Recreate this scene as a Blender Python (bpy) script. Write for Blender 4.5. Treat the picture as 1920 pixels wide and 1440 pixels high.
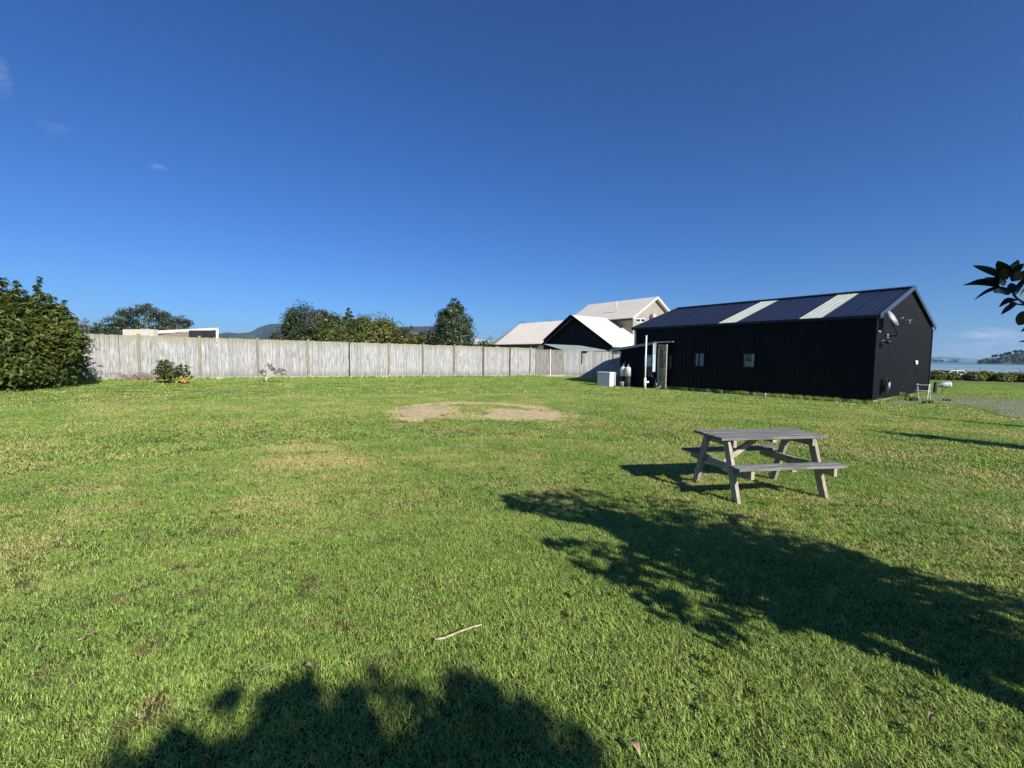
import bpy, math, random
import numpy as np
from mathutils import Vector, Matrix

for o in list(bpy.data.objects):
    bpy.data.objects.remove(o)
SC = bpy.context.scene
COL = SC.collection
R = math.radians

# ------------------------------------------------------------------ camera
FPX = 820.0                                   # focal length in pixels of a 1920 px wide picture
PITCH = math.atan(52 / FPX)
ROLL = R(0.66)
CAM = Vector((0, 0, 1.65))
fw = Vector((0, math.cos(PITCH), -math.sin(PITCH)))
u0 = Vector((0, math.sin(PITCH), math.cos(PITCH)))
r0 = Vector((1, 0, 0))
rt = r0 * math.cos(ROLL) + u0 * math.sin(ROLL)
up = u0 * math.cos(ROLL) - r0 * math.sin(ROLL)
cam = bpy.data.objects.new('camera', bpy.data.cameras.new('camera'))
COL.objects.link(cam)
cam.matrix_world = Matrix(((rt.x, up.x, -fw.x, CAM.x), (rt.y, up.y, -fw.y, CAM.y), (rt.z, up.z, -fw.z, CAM.z), (0, 0, 0, 1)))
cam.data.sensor_width = 36
cam.data.lens = 36 * FPX / 1920
cam.data.clip_start = 0.05
cam.data.clip_end = 40000
SC.camera = cam

# ------------------------------------------------------------------ sun, sky, exposure
SUN_EL = R(30.5)
SUN_H = Vector((0.61, -0.792)).normalized()          # horizontal direction towards the sun
sun_dir = Vector((SUN_H.x * math.cos(SUN_EL), SUN_H.y * math.cos(SUN_EL), math.sin(SUN_EL)))
sl = bpy.data.lights.new('sun', 'SUN')
sl.energy = 5.0
sl.angle = R(0.5)
sl.color = (1.0, 0.955, 0.88)
so = bpy.data.objects.new('sun', sl)
COL.objects.link(so)
so.rotation_euler = sun_dir.to_track_quat('Z', 'Y').to_euler()
SHX, SHY = -SUN_H.x / math.tan(SUN_EL), -SUN_H.y / math.tan(SUN_EL)   # shadow offset per metre of height

SC.view_settings.view_transform = 'Standard'
SC.view_settings.look = 'None'
SC.view_settings.gamma = 1.0
SC.view_settings.exposure = 0.7
SC.view_settings.use_curve_mapping = False
SC.cycles.max_bounces = 6
SC.cycles.transparent_max_bounces = 8
SC.cycles.volume_bounces = 0
SC.cycles.use_denoising = True

def pxray(x, y):
    return fw + rt * ((x - 960) / FPX) + up * ((720 - y) / FPX)

def P(x, y, Y):                                # the point at distance Y seen at a pixel
    d = pxray(x, y)
    return CAM + d * (Y / d.y)

def G(x, y, z=0.0):
    d = pxray(x, y)
    return CAM + d * ((z - CAM.z) / d.z)

def hit(x, y, o, n):
    d = pxray(x, y)
    return CAM + d * ((o - CAM).dot(n) / d.dot(n))

W = bpy.data.worlds.new('World')
SC.world = W
W.use_nodes = True
nt = W.node_tree
for n in list(nt.nodes):
    nt.nodes.remove(n)

def N(nt, typ, **kw):
    n = nt.nodes.new(typ)
    for k, v in kw.items():
        if k.startswith('i_'):
            n.inputs[k[2:].replace('_', ' ')].default_value = v
        else:
            setattr(n, k, v)
    return n

def link(nt, a, b):
    nt.links.new(a, b)

def setin(nt, node, idx, v):
    if isinstance(v, bpy.types.NodeSocket):
        nt.links.new(v, node.inputs[idx])
    else:
        node.inputs[idx].default_value = v

def M_(nt, op, a, b=None, c=None, clamp=False):
    n = nt.nodes.new('ShaderNodeMath')
    n.operation = op
    n.use_clamp = clamp
    setin(nt, n, 0, a)
    if b is not None:
        setin(nt, n, 1, b)
    if c is not None:
        setin(nt, n, 2, c)
    return n.outputs[0]

def V_(nt, op, a, b=None):
    n = nt.nodes.new('ShaderNodeVectorMath')
    n.operation = op
    setin(nt, n, 0, a)
    if b is not None:
        setin(nt, n, 1, b)
    return n.outputs['Value'] if op in ('DOT_PRODUCT', 'LENGTH', 'DISTANCE') else n.outputs['Vector']

def MIX(nt, f, a, b, mode='MIX'):
    n = nt.nodes.new('ShaderNodeMix')
    n.data_type = 'RGBA'
    n.blend_type = mode
    setin(nt, n, 0, f)
    setin(nt, n, 6, a if isinstance(a, bpy.types.NodeSocket) else (*a, 1))
    setin(nt, n, 7, b if isinstance(b, bpy.types.NodeSocket) else (*b, 1))
    return n.outputs[2]

def SM(nt, v, lo, hi, a=0.0, b=1.0):           # smoothstep map range
    n = nt.nodes.new('ShaderNodeMapRange')
    n.interpolation_type = 'SMOOTHSTEP'
    setin(nt, n, 0, v)
    n.inputs[1].default_value = lo
    n.inputs[2].default_value = hi
    n.inputs[3].default_value = a
    n.inputs[4].default_value = b
    return n.outputs[0]

def NOISE(nt, vec, scale, detail=3.0, rough=0.55, out=0):
    n = nt.nodes.new('ShaderNodeTexNoise')
    if vec is not None:
        nt.links.new(vec, n.inputs['Vector'])
    n.inputs['Scale'].default_value = scale
    n.inputs['Detail'].default_value = detail
    n.inputs['Roughness'].default_value = rough
    return n.outputs[out]

def SCALEV(nt, vec, s):
    n = nt.nodes.new('ShaderNodeMapping')
    nt.links.new(vec, n.inputs[0])
    n.inputs['Scale'].default_value = s
    return n.outputs[0]

sky = nt.nodes.new('ShaderNodeTexSky')
sky.sky_type = 'NISHITA'
sky.sun_disc = False
sky.sun_elevation = SUN_EL
sky.sun_rotation = math.atan2(SUN_H.x, SUN_H.y)
sky.altitude = 0
sky.air_density = 1.0
sky.dust_density = 0.1
sky.ozone_density = 4.0
tc = nt.nodes.new('ShaderNodeTexCoord').outputs['Generated']
hs = nt.nodes.new('ShaderNodeHueSaturation')
hs.inputs['Saturation'].default_value = 1.08
link(nt, sky.outputs[0], hs.inputs['Color'])
skyc = MIX(nt, 1.0, hs.outputs[0], (.52, .87, 1.42), 'MULTIPLY')
cl = None
# cloud: pixel centre, half width / height as direction sizes, strength
CLOUDS = [(1862, 626, .055, .011, 1.3, 9, 0.62), (1925, 632, .045, .009, .8, 11, .6), (1860, 645, .035, .007, .7, 13, .5), (1800, 650, .035, .006, .75, 11, .5),
          (1880, 662, .16, .016, .5, 8, .5), (1790, 664, .12, .012, .45, 9, .5), (2150, 640, .20, .02, .8, 9, .5),
          (5, 145, .012, .032, .2, 16, .2), (296, 312, .016, .008, .25, 14, .3), (105, 240, .02, .012, .10, 10, .3)]
dn = V_(nt, 'NORMALIZE', tc)
for (px, py, a, b, st, sc_, base) in CLOUDS:
    d = pxray(px, py).normalized()
    e1 = Vector((d.y, -d.x, 0)).normalized()
    e2 = e1.cross(d).normalized()
    nz = NOISE(nt, SCALEV(nt, dn, (1, 1, 3.0)), sc_ * 4, 5, .6)
    x = M_(nt, 'DIVIDE', V_(nt, 'DOT_PRODUCT', dn, tuple(e1)), a)
    y = M_(nt, 'DIVIDE', V_(nt, 'DOT_PRODUCT', V_(nt, 'SUBTRACT', dn, tuple(d)), tuple(e2)), b)
    rr = M_(nt, 'ADD', M_(nt, 'MULTIPLY', x, x), M_(nt, 'MULTIPLY', y, y))
    front = M_(nt, 'GREATER_THAN', V_(nt, 'DOT_PRODUCT', dn, tuple(d)), .5)
    v = M_(nt, 'ADD', M_(nt, 'SUBTRACT', 1.0, rr), M_(nt, 'MULTIPLY', M_(nt, 'SUBTRACT', nz, .5), 3.2))
    v = M_(nt, 'MULTIPLY', M_(nt, 'MULTIPLY', SM(nt, v, 0.1, 2.2), front), st)
    cl = v if cl is None else M_(nt, 'MAXIMUM', cl, v)
skyc = MIX(nt, cl, skyc, (9.6, 10.0, 10.8))
bg = nt.nodes.new('ShaderNodeBackground')
bg.inputs['Strength'].default_value = 0.048
link(nt, skyc, bg.inputs[0])
ow = nt.nodes.new('ShaderNodeOutputWorld')
link(nt, bg.outputs[0], ow.inputs[0])

# ------------------------------------------------------------------ helpers: meshes and objects
class MB:
    def __init__(s):
        s.v = []
        s.f = []

    def obox(s, o, ax, ay, az, x, y, z):
        b = len(s.v)
        for k in z:
            for j in y:
                for i in x:
                    s.v.append(tuple(o + ax * i + ay * j + az * k))
        for q in ((0, 2, 3, 1), (4, 5, 7, 6), (0, 1, 5, 4), (2, 6, 7, 3), (0, 4, 6, 2), (1, 3, 7, 5)):
            s.f.append(tuple(b + i for i in q))
        return s

    def box(s, lo, hi):
        return s.obox(Vector((0, 0, 0)), Vector((1, 0, 0)), Vector((0, 1, 0)), Vector((0, 0, 1)),
                      (lo[0], hi[0]), (lo[1], hi[1]), (lo[2], hi[2]))

    def beam(s, a, b, w, h, side=None):       # a board from a to b: w across 'side', h across the third axis
        a, b = Vector(a), Vector(b)
        d = b - a
        L = d.length
        d = d / L
        side = Vector(side) if side is not None else Vector((0, 0, 1)).cross(d)
        side = (side - d * side.dot(d)).normalized()
        t = d.cross(side)
        return s.obox(a, d, side, t, (0, L), (-w / 2, w / 2), (-h / 2, h / 2))

    def slab(s, pts, n, t):                    # a polygon extruded by t along n
        b = len(s.v)
        m = len(pts)
        n = Vector(n).normalized() * t
        for p in pts:
            s.v.append(tuple(p))
        for p in pts:
            s.v.append(tuple(Vector(p) + n))
        s.f.append(tuple(range(b, b + m)))
        s.f.append(tuple(b + m + i for i in range(m - 1, -1, -1)))
        for i in range(m):
            j = (i + 1) % m
            s.f.append((b + i, b + m + i, b + m + j, b + j))
        return s

    def tube(s, pts, rad, n=8, cap=True):
        pts = [Vector(p) for p in pts]
        if not isinstance(rad, (list, tuple)):
            rad = [rad] * len(pts)
        b = len(s.v)
        prev = None
        for i, p in enumerate(pts):
            d = (pts[min(i + 1, len(pts) - 1)] - pts[max(i - 1, 0)]).normalized()
            if prev is None:
                a = Vector((0, 0, 1)) if abs(d.z) < .9 else Vector((1, 0, 0))
                e = d.cross(a).normalized()
            else:
                e = (prev - d * prev.dot(d)).normalized()
            prev = e
            g = d.cross(e)
            for k in range(n):
                t = 2 * math.pi * k / n
                s.v.append(tuple(p + (e * math.cos(t) + g * math.sin(t)) * rad[i]))
        for i in range(len(pts) - 1):
            for k in range(n):
                k2 = (k + 1) % n
                s.f.append((b + i * n + k, b + i * n + k2, b + (i + 1) * n + k2, b + (i + 1) * n + k))
        if cap:
            s.f.append(tuple(b + k for k in range(n - 1, -1, -1)))
            s.f.append(tuple(b + (len(pts) - 1) * n + k for k in range(n)))
        return s

    def lathe(s, o, axis, prof, n=20):         # prof: (distance along axis, radius)
        axis = Vector(axis).normalized()
        return s.tube([Vector(o) + axis * a for a, _ in prof], [max(r_, .0005) for _, r_ in prof], n)

    def build(s, name, mat, parent=None, smooth=False, **props):
        return mk(name, s.v, s.f, mat, parent, smooth, **props)


def mk(name, v, f, mat, parent=None, smooth=False, **props):
    me = bpy.data.meshes.new(name)
    me.from_pydata([tuple(p) for p in v], [], f)
    me.update()
    if mat:
        me.materials.append(mat)
    if smooth:
        me.polygons.foreach_set('use_smooth', [True] * len(me.polygons))
    o = bpy.data.objects.new(name, me)
    COL.objects.link(o)
    if parent is not None:
        me.transform(Matrix.Translation(-Vector(parent_loc(parent))))
        o.parent = parent
    for k, q in props.items():
        o[k] = q
    return o

def parent_loc(p):
    l = Vector(p.location)
    while p.parent is not None:
        p = p.parent
        l += Vector(p.location)
    return l

def empty(name, loc, label=None, cat=None, group=None, rz=0.0):
    o = bpy.data.objects.new(name, None)
    o.empty_display_size = .2
    COL.objects.link(o)
    o.location = loc
    o.rotation_euler.z = rz
    return tag(o, label, cat, group)

def tag(o, label=None, cat=None, group=None, kind=None):
    if label: o['label'] = label
    if cat: o['category'] = cat
    if group: o['group'] = group
    if kind: o['kind'] = kind
    return o

def npmesh(name, V, F, mat, parent=None, smooth=False, **props):
    """V (n,3) array, F (m,k) array of equal-sized faces"""
    me = bpy.data.meshes.new(name)
    V = np.asarray(V, dtype=np.float32).copy()
    if parent is not None:
        V -= np.array(parent_loc(parent), dtype=np.float32)
    F = np.asarray(F, dtype=np.int32)
    me.vertices.add(len(V))
    me.vertices.foreach_set('co', V.ravel())
    me.loops.add(F.size)
    me.loops.foreach_set('vertex_index', F.ravel())
    me.polygons.add(len(F))
    me.polygons.foreach_set('loop_start', np.arange(len(F), dtype=np.int32) * F.shape[1])
    me.polygons.foreach_set('loop_total', np.full(len(F), F.shape[1], dtype=np.int32))
    if smooth:
        me.polygons.foreach_set('use_smooth', np.ones(len(F), dtype=bool))
    me.update(calc_edges=True)
    me.validate()
    if mat:
        me.materials.append(mat)
    o = bpy.data.objects.new(name, me)
    COL.objects.link(o)
    if parent is not None:
        o.parent = parent
    for k, q in props.items():
        o[k] = q
    return o

# ------------------------------------------------------------------ materials
def newmat(name):
    m = bpy.data.materials.new(name)
    m.use_nodes = True
    t = m.node_tree
    return m, t, t.nodes['Principled BSDF']

def plain(name, col, rough=.6, spec=.4, metal=0.0, var=.12, scale=6.0, bump=0.0, bscale=40.0, stretch=(1, 1, 1), coat=0.0):
    m, t, b = newmat(name)
    co = t.nodes.new('ShaderNodeTexCoord').outputs['Object']
    co = SCALEV(t, co, stretch)
    n1 = NOISE(t, co, scale, 5, .6)
    c = MIX(t, SM(t, n1, .3, .7), tuple(x * (1 - var) for x in col), tuple(min(1, x * (1 + var)) for x in col))
    link(t, c, b.inputs['Base Color'])
    b.inputs['Roughness'].default_value = rough
    b.inputs['Specular IOR Level'].default_value = spec
    b.inputs['Metallic'].default_value = metal
    if coat:
        b.inputs['Coat Weight'].default_value = coat
    if bump:
        bn = t.nodes.new('ShaderNodeBump')
        bn.inputs['Strength'].default_value = bump
        bn.inputs['Distance'].default_value = .01
        link(t, NOISE(t, co, bscale, 4, .6), bn.inputs['Height'])
        link(t, bn.outputs[0], b.inputs['Normal'])
    return m

def leafmat(name, c1, c2, c3, rough=.45, trans=.35, spec=.5, nscale=1.2):
    """foliage: three tones mixed per leaf and per clump, thin-leaf translucency"""
    m, t, b = newmat(name)
    geo = t.nodes.new('ShaderNodeNewGeometry')
    rnd = geo.outputs['Random Per Island']
    co = t.nodes.new('ShaderNodeTexCoord').outputs['Object']
    n1 = NOISE(t, co, nscale, 3, .6)
    c = MIX(t, SM(t, n1, .35, .65), c1, c2)
    c = MIX(t, SM(t, rnd, .72, 1.0, 0, .9), c, c3)
    c = MIX(t, SM(t, rnd, 0, .5, .45, 0), c, tuple(x * .5 for x in c1))
    link(t, c, b.inputs['Base Color'])
    b.inputs['Roughness'].default_value = rough
    b.inputs['Specular IOR Level'].default_value = spec
    tr = t.nodes.new('ShaderNodeBsdfTranslucent')
    tcol = MIX(t, 1.0, c, (1.25, 1.35, .5), 'MULTIPLY')
    link(t, tcol, tr.inputs[0])
    mx = t.nodes.new('ShaderNodeMixShader')
    mx.inputs[0].default_value = trans
    link(t, b.outputs[0], mx.inputs[1])
    link(t, tr.outputs[0], mx.inputs[2])
    link(t, mx.outputs[0], t.nodes['Material Output'].inputs[0])
    return m

# lawn colour as a node group used by the soil sheet and by the blades
PATCH = Vector((-1.05, 11.9, 0))
lg = bpy.data.node_groups.new('lawn_colour', 'ShaderNodeTree')
lg.interface.new_socket('Color', in_out='OUTPUT', socket_type='NodeSocketColor')
lg.interface.new_socket('Dead', in_out='OUTPUT', socket_type='NodeSocketFloat')
go = lg.nodes.new('NodeGroupOutput')
pos = lg.nodes.new('ShaderNodeNewGeometry').outputs['Position']
flat = V_(lg, 'MULTIPLY', pos, (1, 1, 0))
big = NOISE(lg, flat, .16, 3, .6)
mid = NOISE(lg, flat, .55, 5, .68)
fine = NOISE(lg, flat, 3.2, 5, .65)
tiny = NOISE(lg, flat, 24, 3, .7)
g = MIX(lg, SM(lg, mid, .3, .7), (.080, .142, .026), (.165, .225, .042))
g = MIX(lg, SM(lg, fine, .35, .72, 0, .6), g, (.205, .262, .062))
g = MIX(lg, SM(lg, big, .38, .62, 0, .35), g, (.125, .21, .05))
sx0 = lg.nodes.new('ShaderNodeSeparateXYZ')
link(lg, pos, sx0.inputs[0])
X0, Y0 = sx0.outputs[0], sx0.outputs[1]
# dry straw streaks, mostly in the middle of the lawn
dist = V_(lg, 'LENGTH', flat)
region = M_(lg, 'MULTIPLY', SM(lg, dist, 3.2, 6.0), SM(lg, dist, 16, 24, 1, .25))
dry = M_(lg, 'ADD', M_(lg, 'MULTIPLY', mid, .55), M_(lg, 'MULTIPLY', NOISE(lg, SCALEV(lg, flat, (1, 2.2, 1)), 1.3, 6, .75), .55))
dryf = M_(lg, 'MULTIPLY', SM(lg, dry, .50, .66), region)
mow = M_(lg, 'SINE', M_(lg, 'ADD', M_(lg, 'ADD', M_(lg, 'MULTIPLY', X0, 1.1), M_(lg, 'MULTIPLY', Y0, 4.6)), M_(lg, 'MULTIPLY', mid, 5.0)))
g = MIX(lg, SM(lg, mow, -.6, .9, 0, .22), g, (.19, .235, .060))
g = MIX(lg, M_(lg, 'MULTIPLY', dryf, .78), g, (.30, .245, .12))
# reddish bare spots in the front left corner and small ones elsewhere
sx = lg.nodes.new('ShaderNodeSeparateXYZ')
link(lg, pos, sx.inputs[0])
X, Y = sx.outputs[0], sx.outputs[1]
bare = SM(lg, NOISE(lg, SCALEV(lg, flat, (1, 1.7, 1)), 2.6, 6, .72), .54, .66)
left = M_(lg, 'ADD', SM(lg, M_(lg, 'ADD', X, M_(lg, 'MULTIPLY', Y, .35)), -.6, 1.4, 1, .28), 0)
near = SM(lg, dist, 4.5, 7.5, 1, .1)
baref = M_(lg, 'MULTIPLY', M_(lg, 'MULTIPLY', bare, left), near)
g = MIX(lg, M_(lg, 'MULTIPLY', baref, .95), g, (.12, .075, .042))
# the dead ring left on the lawn
warp = NOISE(lg, flat, 1.6, 5, .75)
wf = M_(lg, 'MULTIPLY', M_(lg, 'SUBTRACT', warp, .5), 2.6)
wf = M_(lg, 'ADD', wf, M_(lg, 'MULTIPLY', M_(lg, 'SUBTRACT', NOISE(lg, flat, 7, 4, .7), .5), 1.1))
def blob(cx, cy, rx, ry, k=1.0):
    a = M_(lg, 'DIVIDE', M_(lg, 'SUBTRACT', X, cx), rx)
    b = M_(lg, 'DIVIDE', M_(lg, 'SUBTRACT', Y, cy), ry)
    q = M_(lg, 'SQRT', M_(lg, 'ADD', M_(lg, 'MULTIPLY', a, a), M_(lg, 'MULTIPLY', b, b)))
    return SM(lg, M_(lg, 'ADD', q, M_(lg, 'MULTIPLY', wf, .8)), .8, 1.25, k, 0)
bl1 = blob(-2.35, 11.75, .75, 1.35)
bl2 = blob(.35, 11.35, 1.15, .85)
bl5 = blob(-1.0, 11.0, 1.0, .5, .35)
ax = M_(lg, 'SUBTRACT', X, -1.05)
ay = M_(lg, 'SUBTRACT', Y, 11.9)
rad = M_(lg, 'SQRT', M_(lg, 'ADD', M_(lg, 'MULTIPLY', ax, ax), M_(lg, 'MULTIPLY', ay, ay)))
ring = SM(lg, M_(lg, 'ABSOLUTE', M_(lg, 'ADD', M_(lg, 'SUBTRACT', rad, 1.95), M_(lg, 'MULTIPLY', wf, .2))), .1, .42, .95, 0)
ring = M_(lg, 'MULTIPLY', ring, SM(lg, Y, 11.8, 12.8))
dead = M_(lg, 'MAXIMUM', M_(lg, 'MAXIMUM', bl1, bl2), M_(lg, 'MAXIMUM', ring, bl5))
streak = M_(lg, 'MAXIMUM', blob(-3.0, 6.6, .9, .42, .75), blob(-3.6, 7.4, .6, .25, .6))
g = MIX(lg, streak, g, (.37, .31, .14))
g = MIX(lg, M_(lg, 'MULTIPLY', dead, .93), g, MIX(lg, SM(lg, fine, .3, .7), (.52, .40, .25), (.66, .53, .34)))
g = MIX(lg, SM(lg, tiny, .3, .7, .35, 0), g, (.05, .075, .02))
g = MIX(lg, M_(lg, 'MULTIPLY', dead, SM(lg, NOISE(lg, flat, 13, 5, .8), .5, .68, 0, .6)), g, (.20, .15, .08))
link(lg, g, go.inputs['Color'])
link(lg, dead, go.inputs['Dead'])

soil, t, b = newmat('lawn_soil')
gn = t.nodes.new('ShaderNodeGroup')
gn.node_tree = lg
gp = t.nodes.new('ShaderNodeNewGeometry').outputs['Position']
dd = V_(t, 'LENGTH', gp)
nearf = SM(t, dd, 6, 18, .25, 1.0)                # soil close by darkened as shade between the blades, sward colour far off
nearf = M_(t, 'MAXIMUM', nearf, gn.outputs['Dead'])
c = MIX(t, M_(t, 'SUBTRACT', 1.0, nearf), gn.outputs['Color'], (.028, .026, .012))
nf = NOISE(t, gp, 3.0, 6, .7)
c = MIX(t, SM(t, nf, .3, .7, 0, .15), c, (.03, .055, .012))
fieldn = NOISE(t, gp, .02, 5, .6)
c = MIX(t, M_(t, 'MULTIPLY', SM(t, fieldn, .4, .6), SM(t, dd, 40, 90)), c, (.10, .12, .045))
link(t, c, b.inputs['Base Color'])
b.inputs['Roughness'].default_value = .9
b.inputs['Specular IOR Level'].default_value = .1
bn = t.nodes.new('ShaderNodeBump')
bn.inputs['Strength'].default_value = .4
bn.inputs['Distance'].default_value = .02
link(t, NOISE(t, gp, 22, 5, .75), bn.inputs['Height'])
link(t, bn.outputs[0], b.inputs['Normal'])

def blademat(name, mul, trans=.4):
    m, t, b = newmat(name)
    gn = t.nodes.new('ShaderNodeGroup')
    gn.node_tree = lg
    rnd = t.nodes.new('ShaderNodeNewGeometry').outputs['Random Per Island']
    c = MIX(t, 1.0, gn.outputs['Color'], mul, 'MULTIPLY')
    c = MIX(t, SM(t, rnd, 0, .6, .75, 0), c, (.050, .085, .018))
    c = MIX(t, SM(t, rnd, .55, .75, 0, .35), c, (.42, .50, .13))
    c = MIX(t, SM(t, rnd, .86, 1.0, 0, .8), c, (.36, .34, .16))
    c = MIX(t, M_(t, 'MULTIPLY', gn.outputs['Dead'], .9), c, (.62, .49, .30))
    link(t, c, b.inputs['Base Color'])
    b.inputs['Roughness'].default_value = .55
    b.inputs['Specular IOR Level'].default_value = .3
    tr = t.nodes.new('ShaderNodeBsdfTranslucent')
    link(t, MIX(t, 1.0, c, (1.2, 1.3, .8), 'MULTIPLY'), tr.inputs[0])
    mx = t.nodes.new('ShaderNodeMixShader')
    mx.inputs[0].default_value = trans
    link(t, b.outputs[0], mx.inputs[1])
    link(t, tr.outputs[0], mx.inputs[2])
    link(t, mx.outputs[0], t.nodes['Material Output'].inputs[0])
    return m
m_blade = blademat('grass_blade', (2.70, 2.66, 2.45), .26)

def woodmat(name, base, dark, moss=None, top=1.95, vert=True, grain=1.0, island=False):
    """weathered board: grain along its length, own tone per board; moss and splash dirt by height"""
    m, t, b = newmat(name)
    co = t.nodes.new('ShaderNodeTexCoord').outputs['Object']
    inf = t.nodes.new('ShaderNodeObjectInfo').outputs['Random']
    if island:
        inf = t.nodes.new('ShaderNodeNewGeometry').outputs['Random Per Island']
    off = t.nodes.new('ShaderNodeCombineXYZ')
    link(t, M_(t, 'MULTIPLY', inf, 37.0), off.inputs[0])
    link(t, M_(t, 'MULTIPLY', inf, 91.0), off.inputs[2])
    v = V_(t, 'ADD', co, off.outputs[0])
    gv = SCALEV(t, v, (1, 1, .07) if vert else (.07, 1, 1))
    gr = NOISE(t, gv, 26 * grain, 6, .7)
    st = NOISE(t, SCALEV(t, v, (1, 1, .35) if vert else (.35, 1, 1)), 5.5, 5, .7)
    c = MIX(t, SM(t, gr, .32, .72), dark, base)
    c = MIX(t, SM(t, st, .48, .72, 0, .75), c, dark)
    c = MIX(t, M_(t, 'MULTIPLY', M_(t, 'POWER', inf, 2.0), .62), c, tuple(x * .42 for x in base))
    c = MIX(t, SM(t, NOISE(t, SCALEV(t, v, (1, 1, .18) if vert else (.18, 1, 1)), 9, 4, .6), .5, .8, 0, .6), c, dark)
    kn = t.nodes.new('ShaderNodeTexVoronoi')
    kn.inputs['Scale'].default_value = 2.3
    link(t, SCALEV(t, v, (2.2, 1, 1) if vert else (1, 1, 2.2)), kn.inputs['Vector'])
    c = MIX(t, SM(t, kn.outputs[0], .03, .10, .6, 0), c, (.10, .09, .08))
    if moss:
        z = t.nodes.new('ShaderNodeSeparateXYZ')
        link(t, co, z.inputs[0])
        zz = M_(t, 'ADD', z.outputs[2], M_(t, 'MULTIPLY', M_(t, 'SUBTRACT', NOISE(t, v, 6, 4), .5), .5))
        c = MIX(t, SM(t, zz, top - .42, top + .05, 0, .75), c, moss)
        c = MIX(t, SM(t, zz, .12, .55, .55, 0), c, (.13, .13, .13))
        c = MIX(t, SM(t, zz, .0, .13, .8, 0), c, (.42, .40, .31))
    link(t, c, b.inputs['Base Color'])
    b.inputs['Roughness'].default_value = .85
    b.inputs['Specular IOR Level'].default_value = .2
    bn = t.nodes.new('ShaderNodeBump')
    bn.inputs['Strength'].default_value = .5
    bn.inputs['Distance'].default_value = .004
    link(t, gr, bn.inputs['Height'])
    link(t, bn.outputs[0], b.inputs['Normal'])
    return m

m_paling = woodmat('paling_wood', (.56, .55, .535), (.19, .185, .175), (.24, .22, .12))
m_palinggate = woodmat('gate_paling_wood', (.38, .36, .33), (.12, .11, .10), (.16, .14, .10))
m_post = woodmat('post_wood', (.34, .325, .25), (.18, .165, .12), (.24, .22, .11))
m_plinth = woodmat('plinth_wood', (.50, .48, .38), (.30, .28, .21), vert=False)
m_darkpost = woodmat('dark_post_wood', (.085, .075, .05), (.04, .035, .025))
m_plank = woodmat('plank_wood', (.31, .305, .285), (.10, .095, .09), vert=False, grain=1.6)
m_frame = woodmat('frame_wood', (.52, .48, .37), (.24, .21, .145), grain=1.2)
m_black = plain('black_steel', (.0035, .0040, .0065), .5, .14, var=.2, scale=1.2)
m_blackdull = plain('black_cladding', (.0045, .0045, .006), .7, .12, var=.25, scale=2)
m_roofblue = plain('blue_black_roof', (.012, .015, .030), .40, .35, var=.12, scale=1.0)
m_trim = plain('blue_grey_trim', (.040, .055, .085), .4, .4, var=.1)
m_darktrim = plain('dark_trim', (.010, .012, .018), .45, .3)
m_skylight = plain('translucent_skylight', (.46, .50, .41), .45, .4, var=.08, scale=3)
m_conc = plain('concrete', (.38, .35, .29), .9, .2, var=.3, scale=5, bump=.3)
m_white = plain('white_paint', (.74, .73, .71), .45, .4, var=.05)
m_whitedull = plain('dull_white', (.55, .57, .58), .55, .4, var=.12, scale=9)
m_cream = plain('cream_roofing', (.66, .60, .505), .5, .35, var=.04, scale=.6)
m_creamtrim = plain('cream_trim', (.52, .48, .40), .5, .35, var=.05)
m_taupe = plain('taupe_cladding', (.27, .25, .215), .8, .2, var=.08, scale=2)
m_housewall = plain('black_house_wall', (.010, .010, .016), .7, .25, var=.2, scale=2)
m_glassdark = plain('dark_glass', (.012, .015, .02), .08, .7, var=.1)
m_greenroof = plain('pale_green_sheet', (.30, .36, .31), .5, .4, var=.12, scale=2)
m_panel = plain('pale_blue_panel', (.33, .42, .45), .5, .4, var=.12, scale=4)
m_heater = plain('heater_casing', (.40, .45, .48), .4, .5, var=.1)
m_grey = plain('grey_metal', (.30, .31, .33), .45, .5, var=.15)
m_pvc = plain('white_pvc', (.70, .70, .68), .4, .5, var=.08)
m_rubber = plain('black_rubber', (.015, .015, .016), .6, .3)
m_curtain = plain('curtain_cloth', (.50, .54, .60), .9, .1, var=.25, scale=14, stretch=(3, 3, .2))
m_towel = plain('pale_cloth', (.36, .46, .47), .9, .1, var=.1, scale=8)
m_bark = plain('bark', (.085, .065, .048), .9, .15, var=.35, scale=12, bump=.8, bscale=30)
m_paletrunk = plain('pale_bark', (.45, .39, .30), .85, .15, var=.2, scale=16, bump=.5)
m_stick = plain('bleached_stick', (.40, .33, .215), .8, .2, var=.3, scale=30, bump=.6)
m_orange = plain('orange_peel', (.62, .27, .03), .4, .5, var=.15, scale=14, bump=.2, bscale=120)
m_dryleaf = plain('dry_leaf', (.30, .20, .12), .7, .25, var=.4, scale=30)
m_vine = plain('dry_vine', (.28, .20, .17), .8, .2, var=.3, scale=9)
m_dish = plain('dish_white', (.78, .76, .80), .5, .4, var=.04)
m_steelbottle = plain('gas_bottle_paint', (.50, .52, .50), .35, .5, var=.2, scale=8)
m_tyre = plain('tyre_rubber', (.02, .02, .02), .8, .2)
m_brown = plain('brown_wall', (.20, .165, .14), .8, .2, var=.1)
m_greyroof = plain('charcoal_roof', (.07, .075, .09), .6, .3, var=.1)
m_olddoor = plain('weathered_door', (.26, .22, .18), .75, .25, var=.55, scale=9, bump=.4, stretch=(1, 1, .4))
m_doorframe = plain('weathered_frame', (.38, .34, .27), .8, .2, var=.3, scale=7)
m_water, t, b = newmat('sea_water')
gp = t.nodes.new('ShaderNodeNewGeometry').outputs['Position']
dd = V_(t, 'LENGTH', gp)
c = MIX(t, SM(t, dd, 300, 1600), (.30, .38, .36), (.055, .21, .26))
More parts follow.
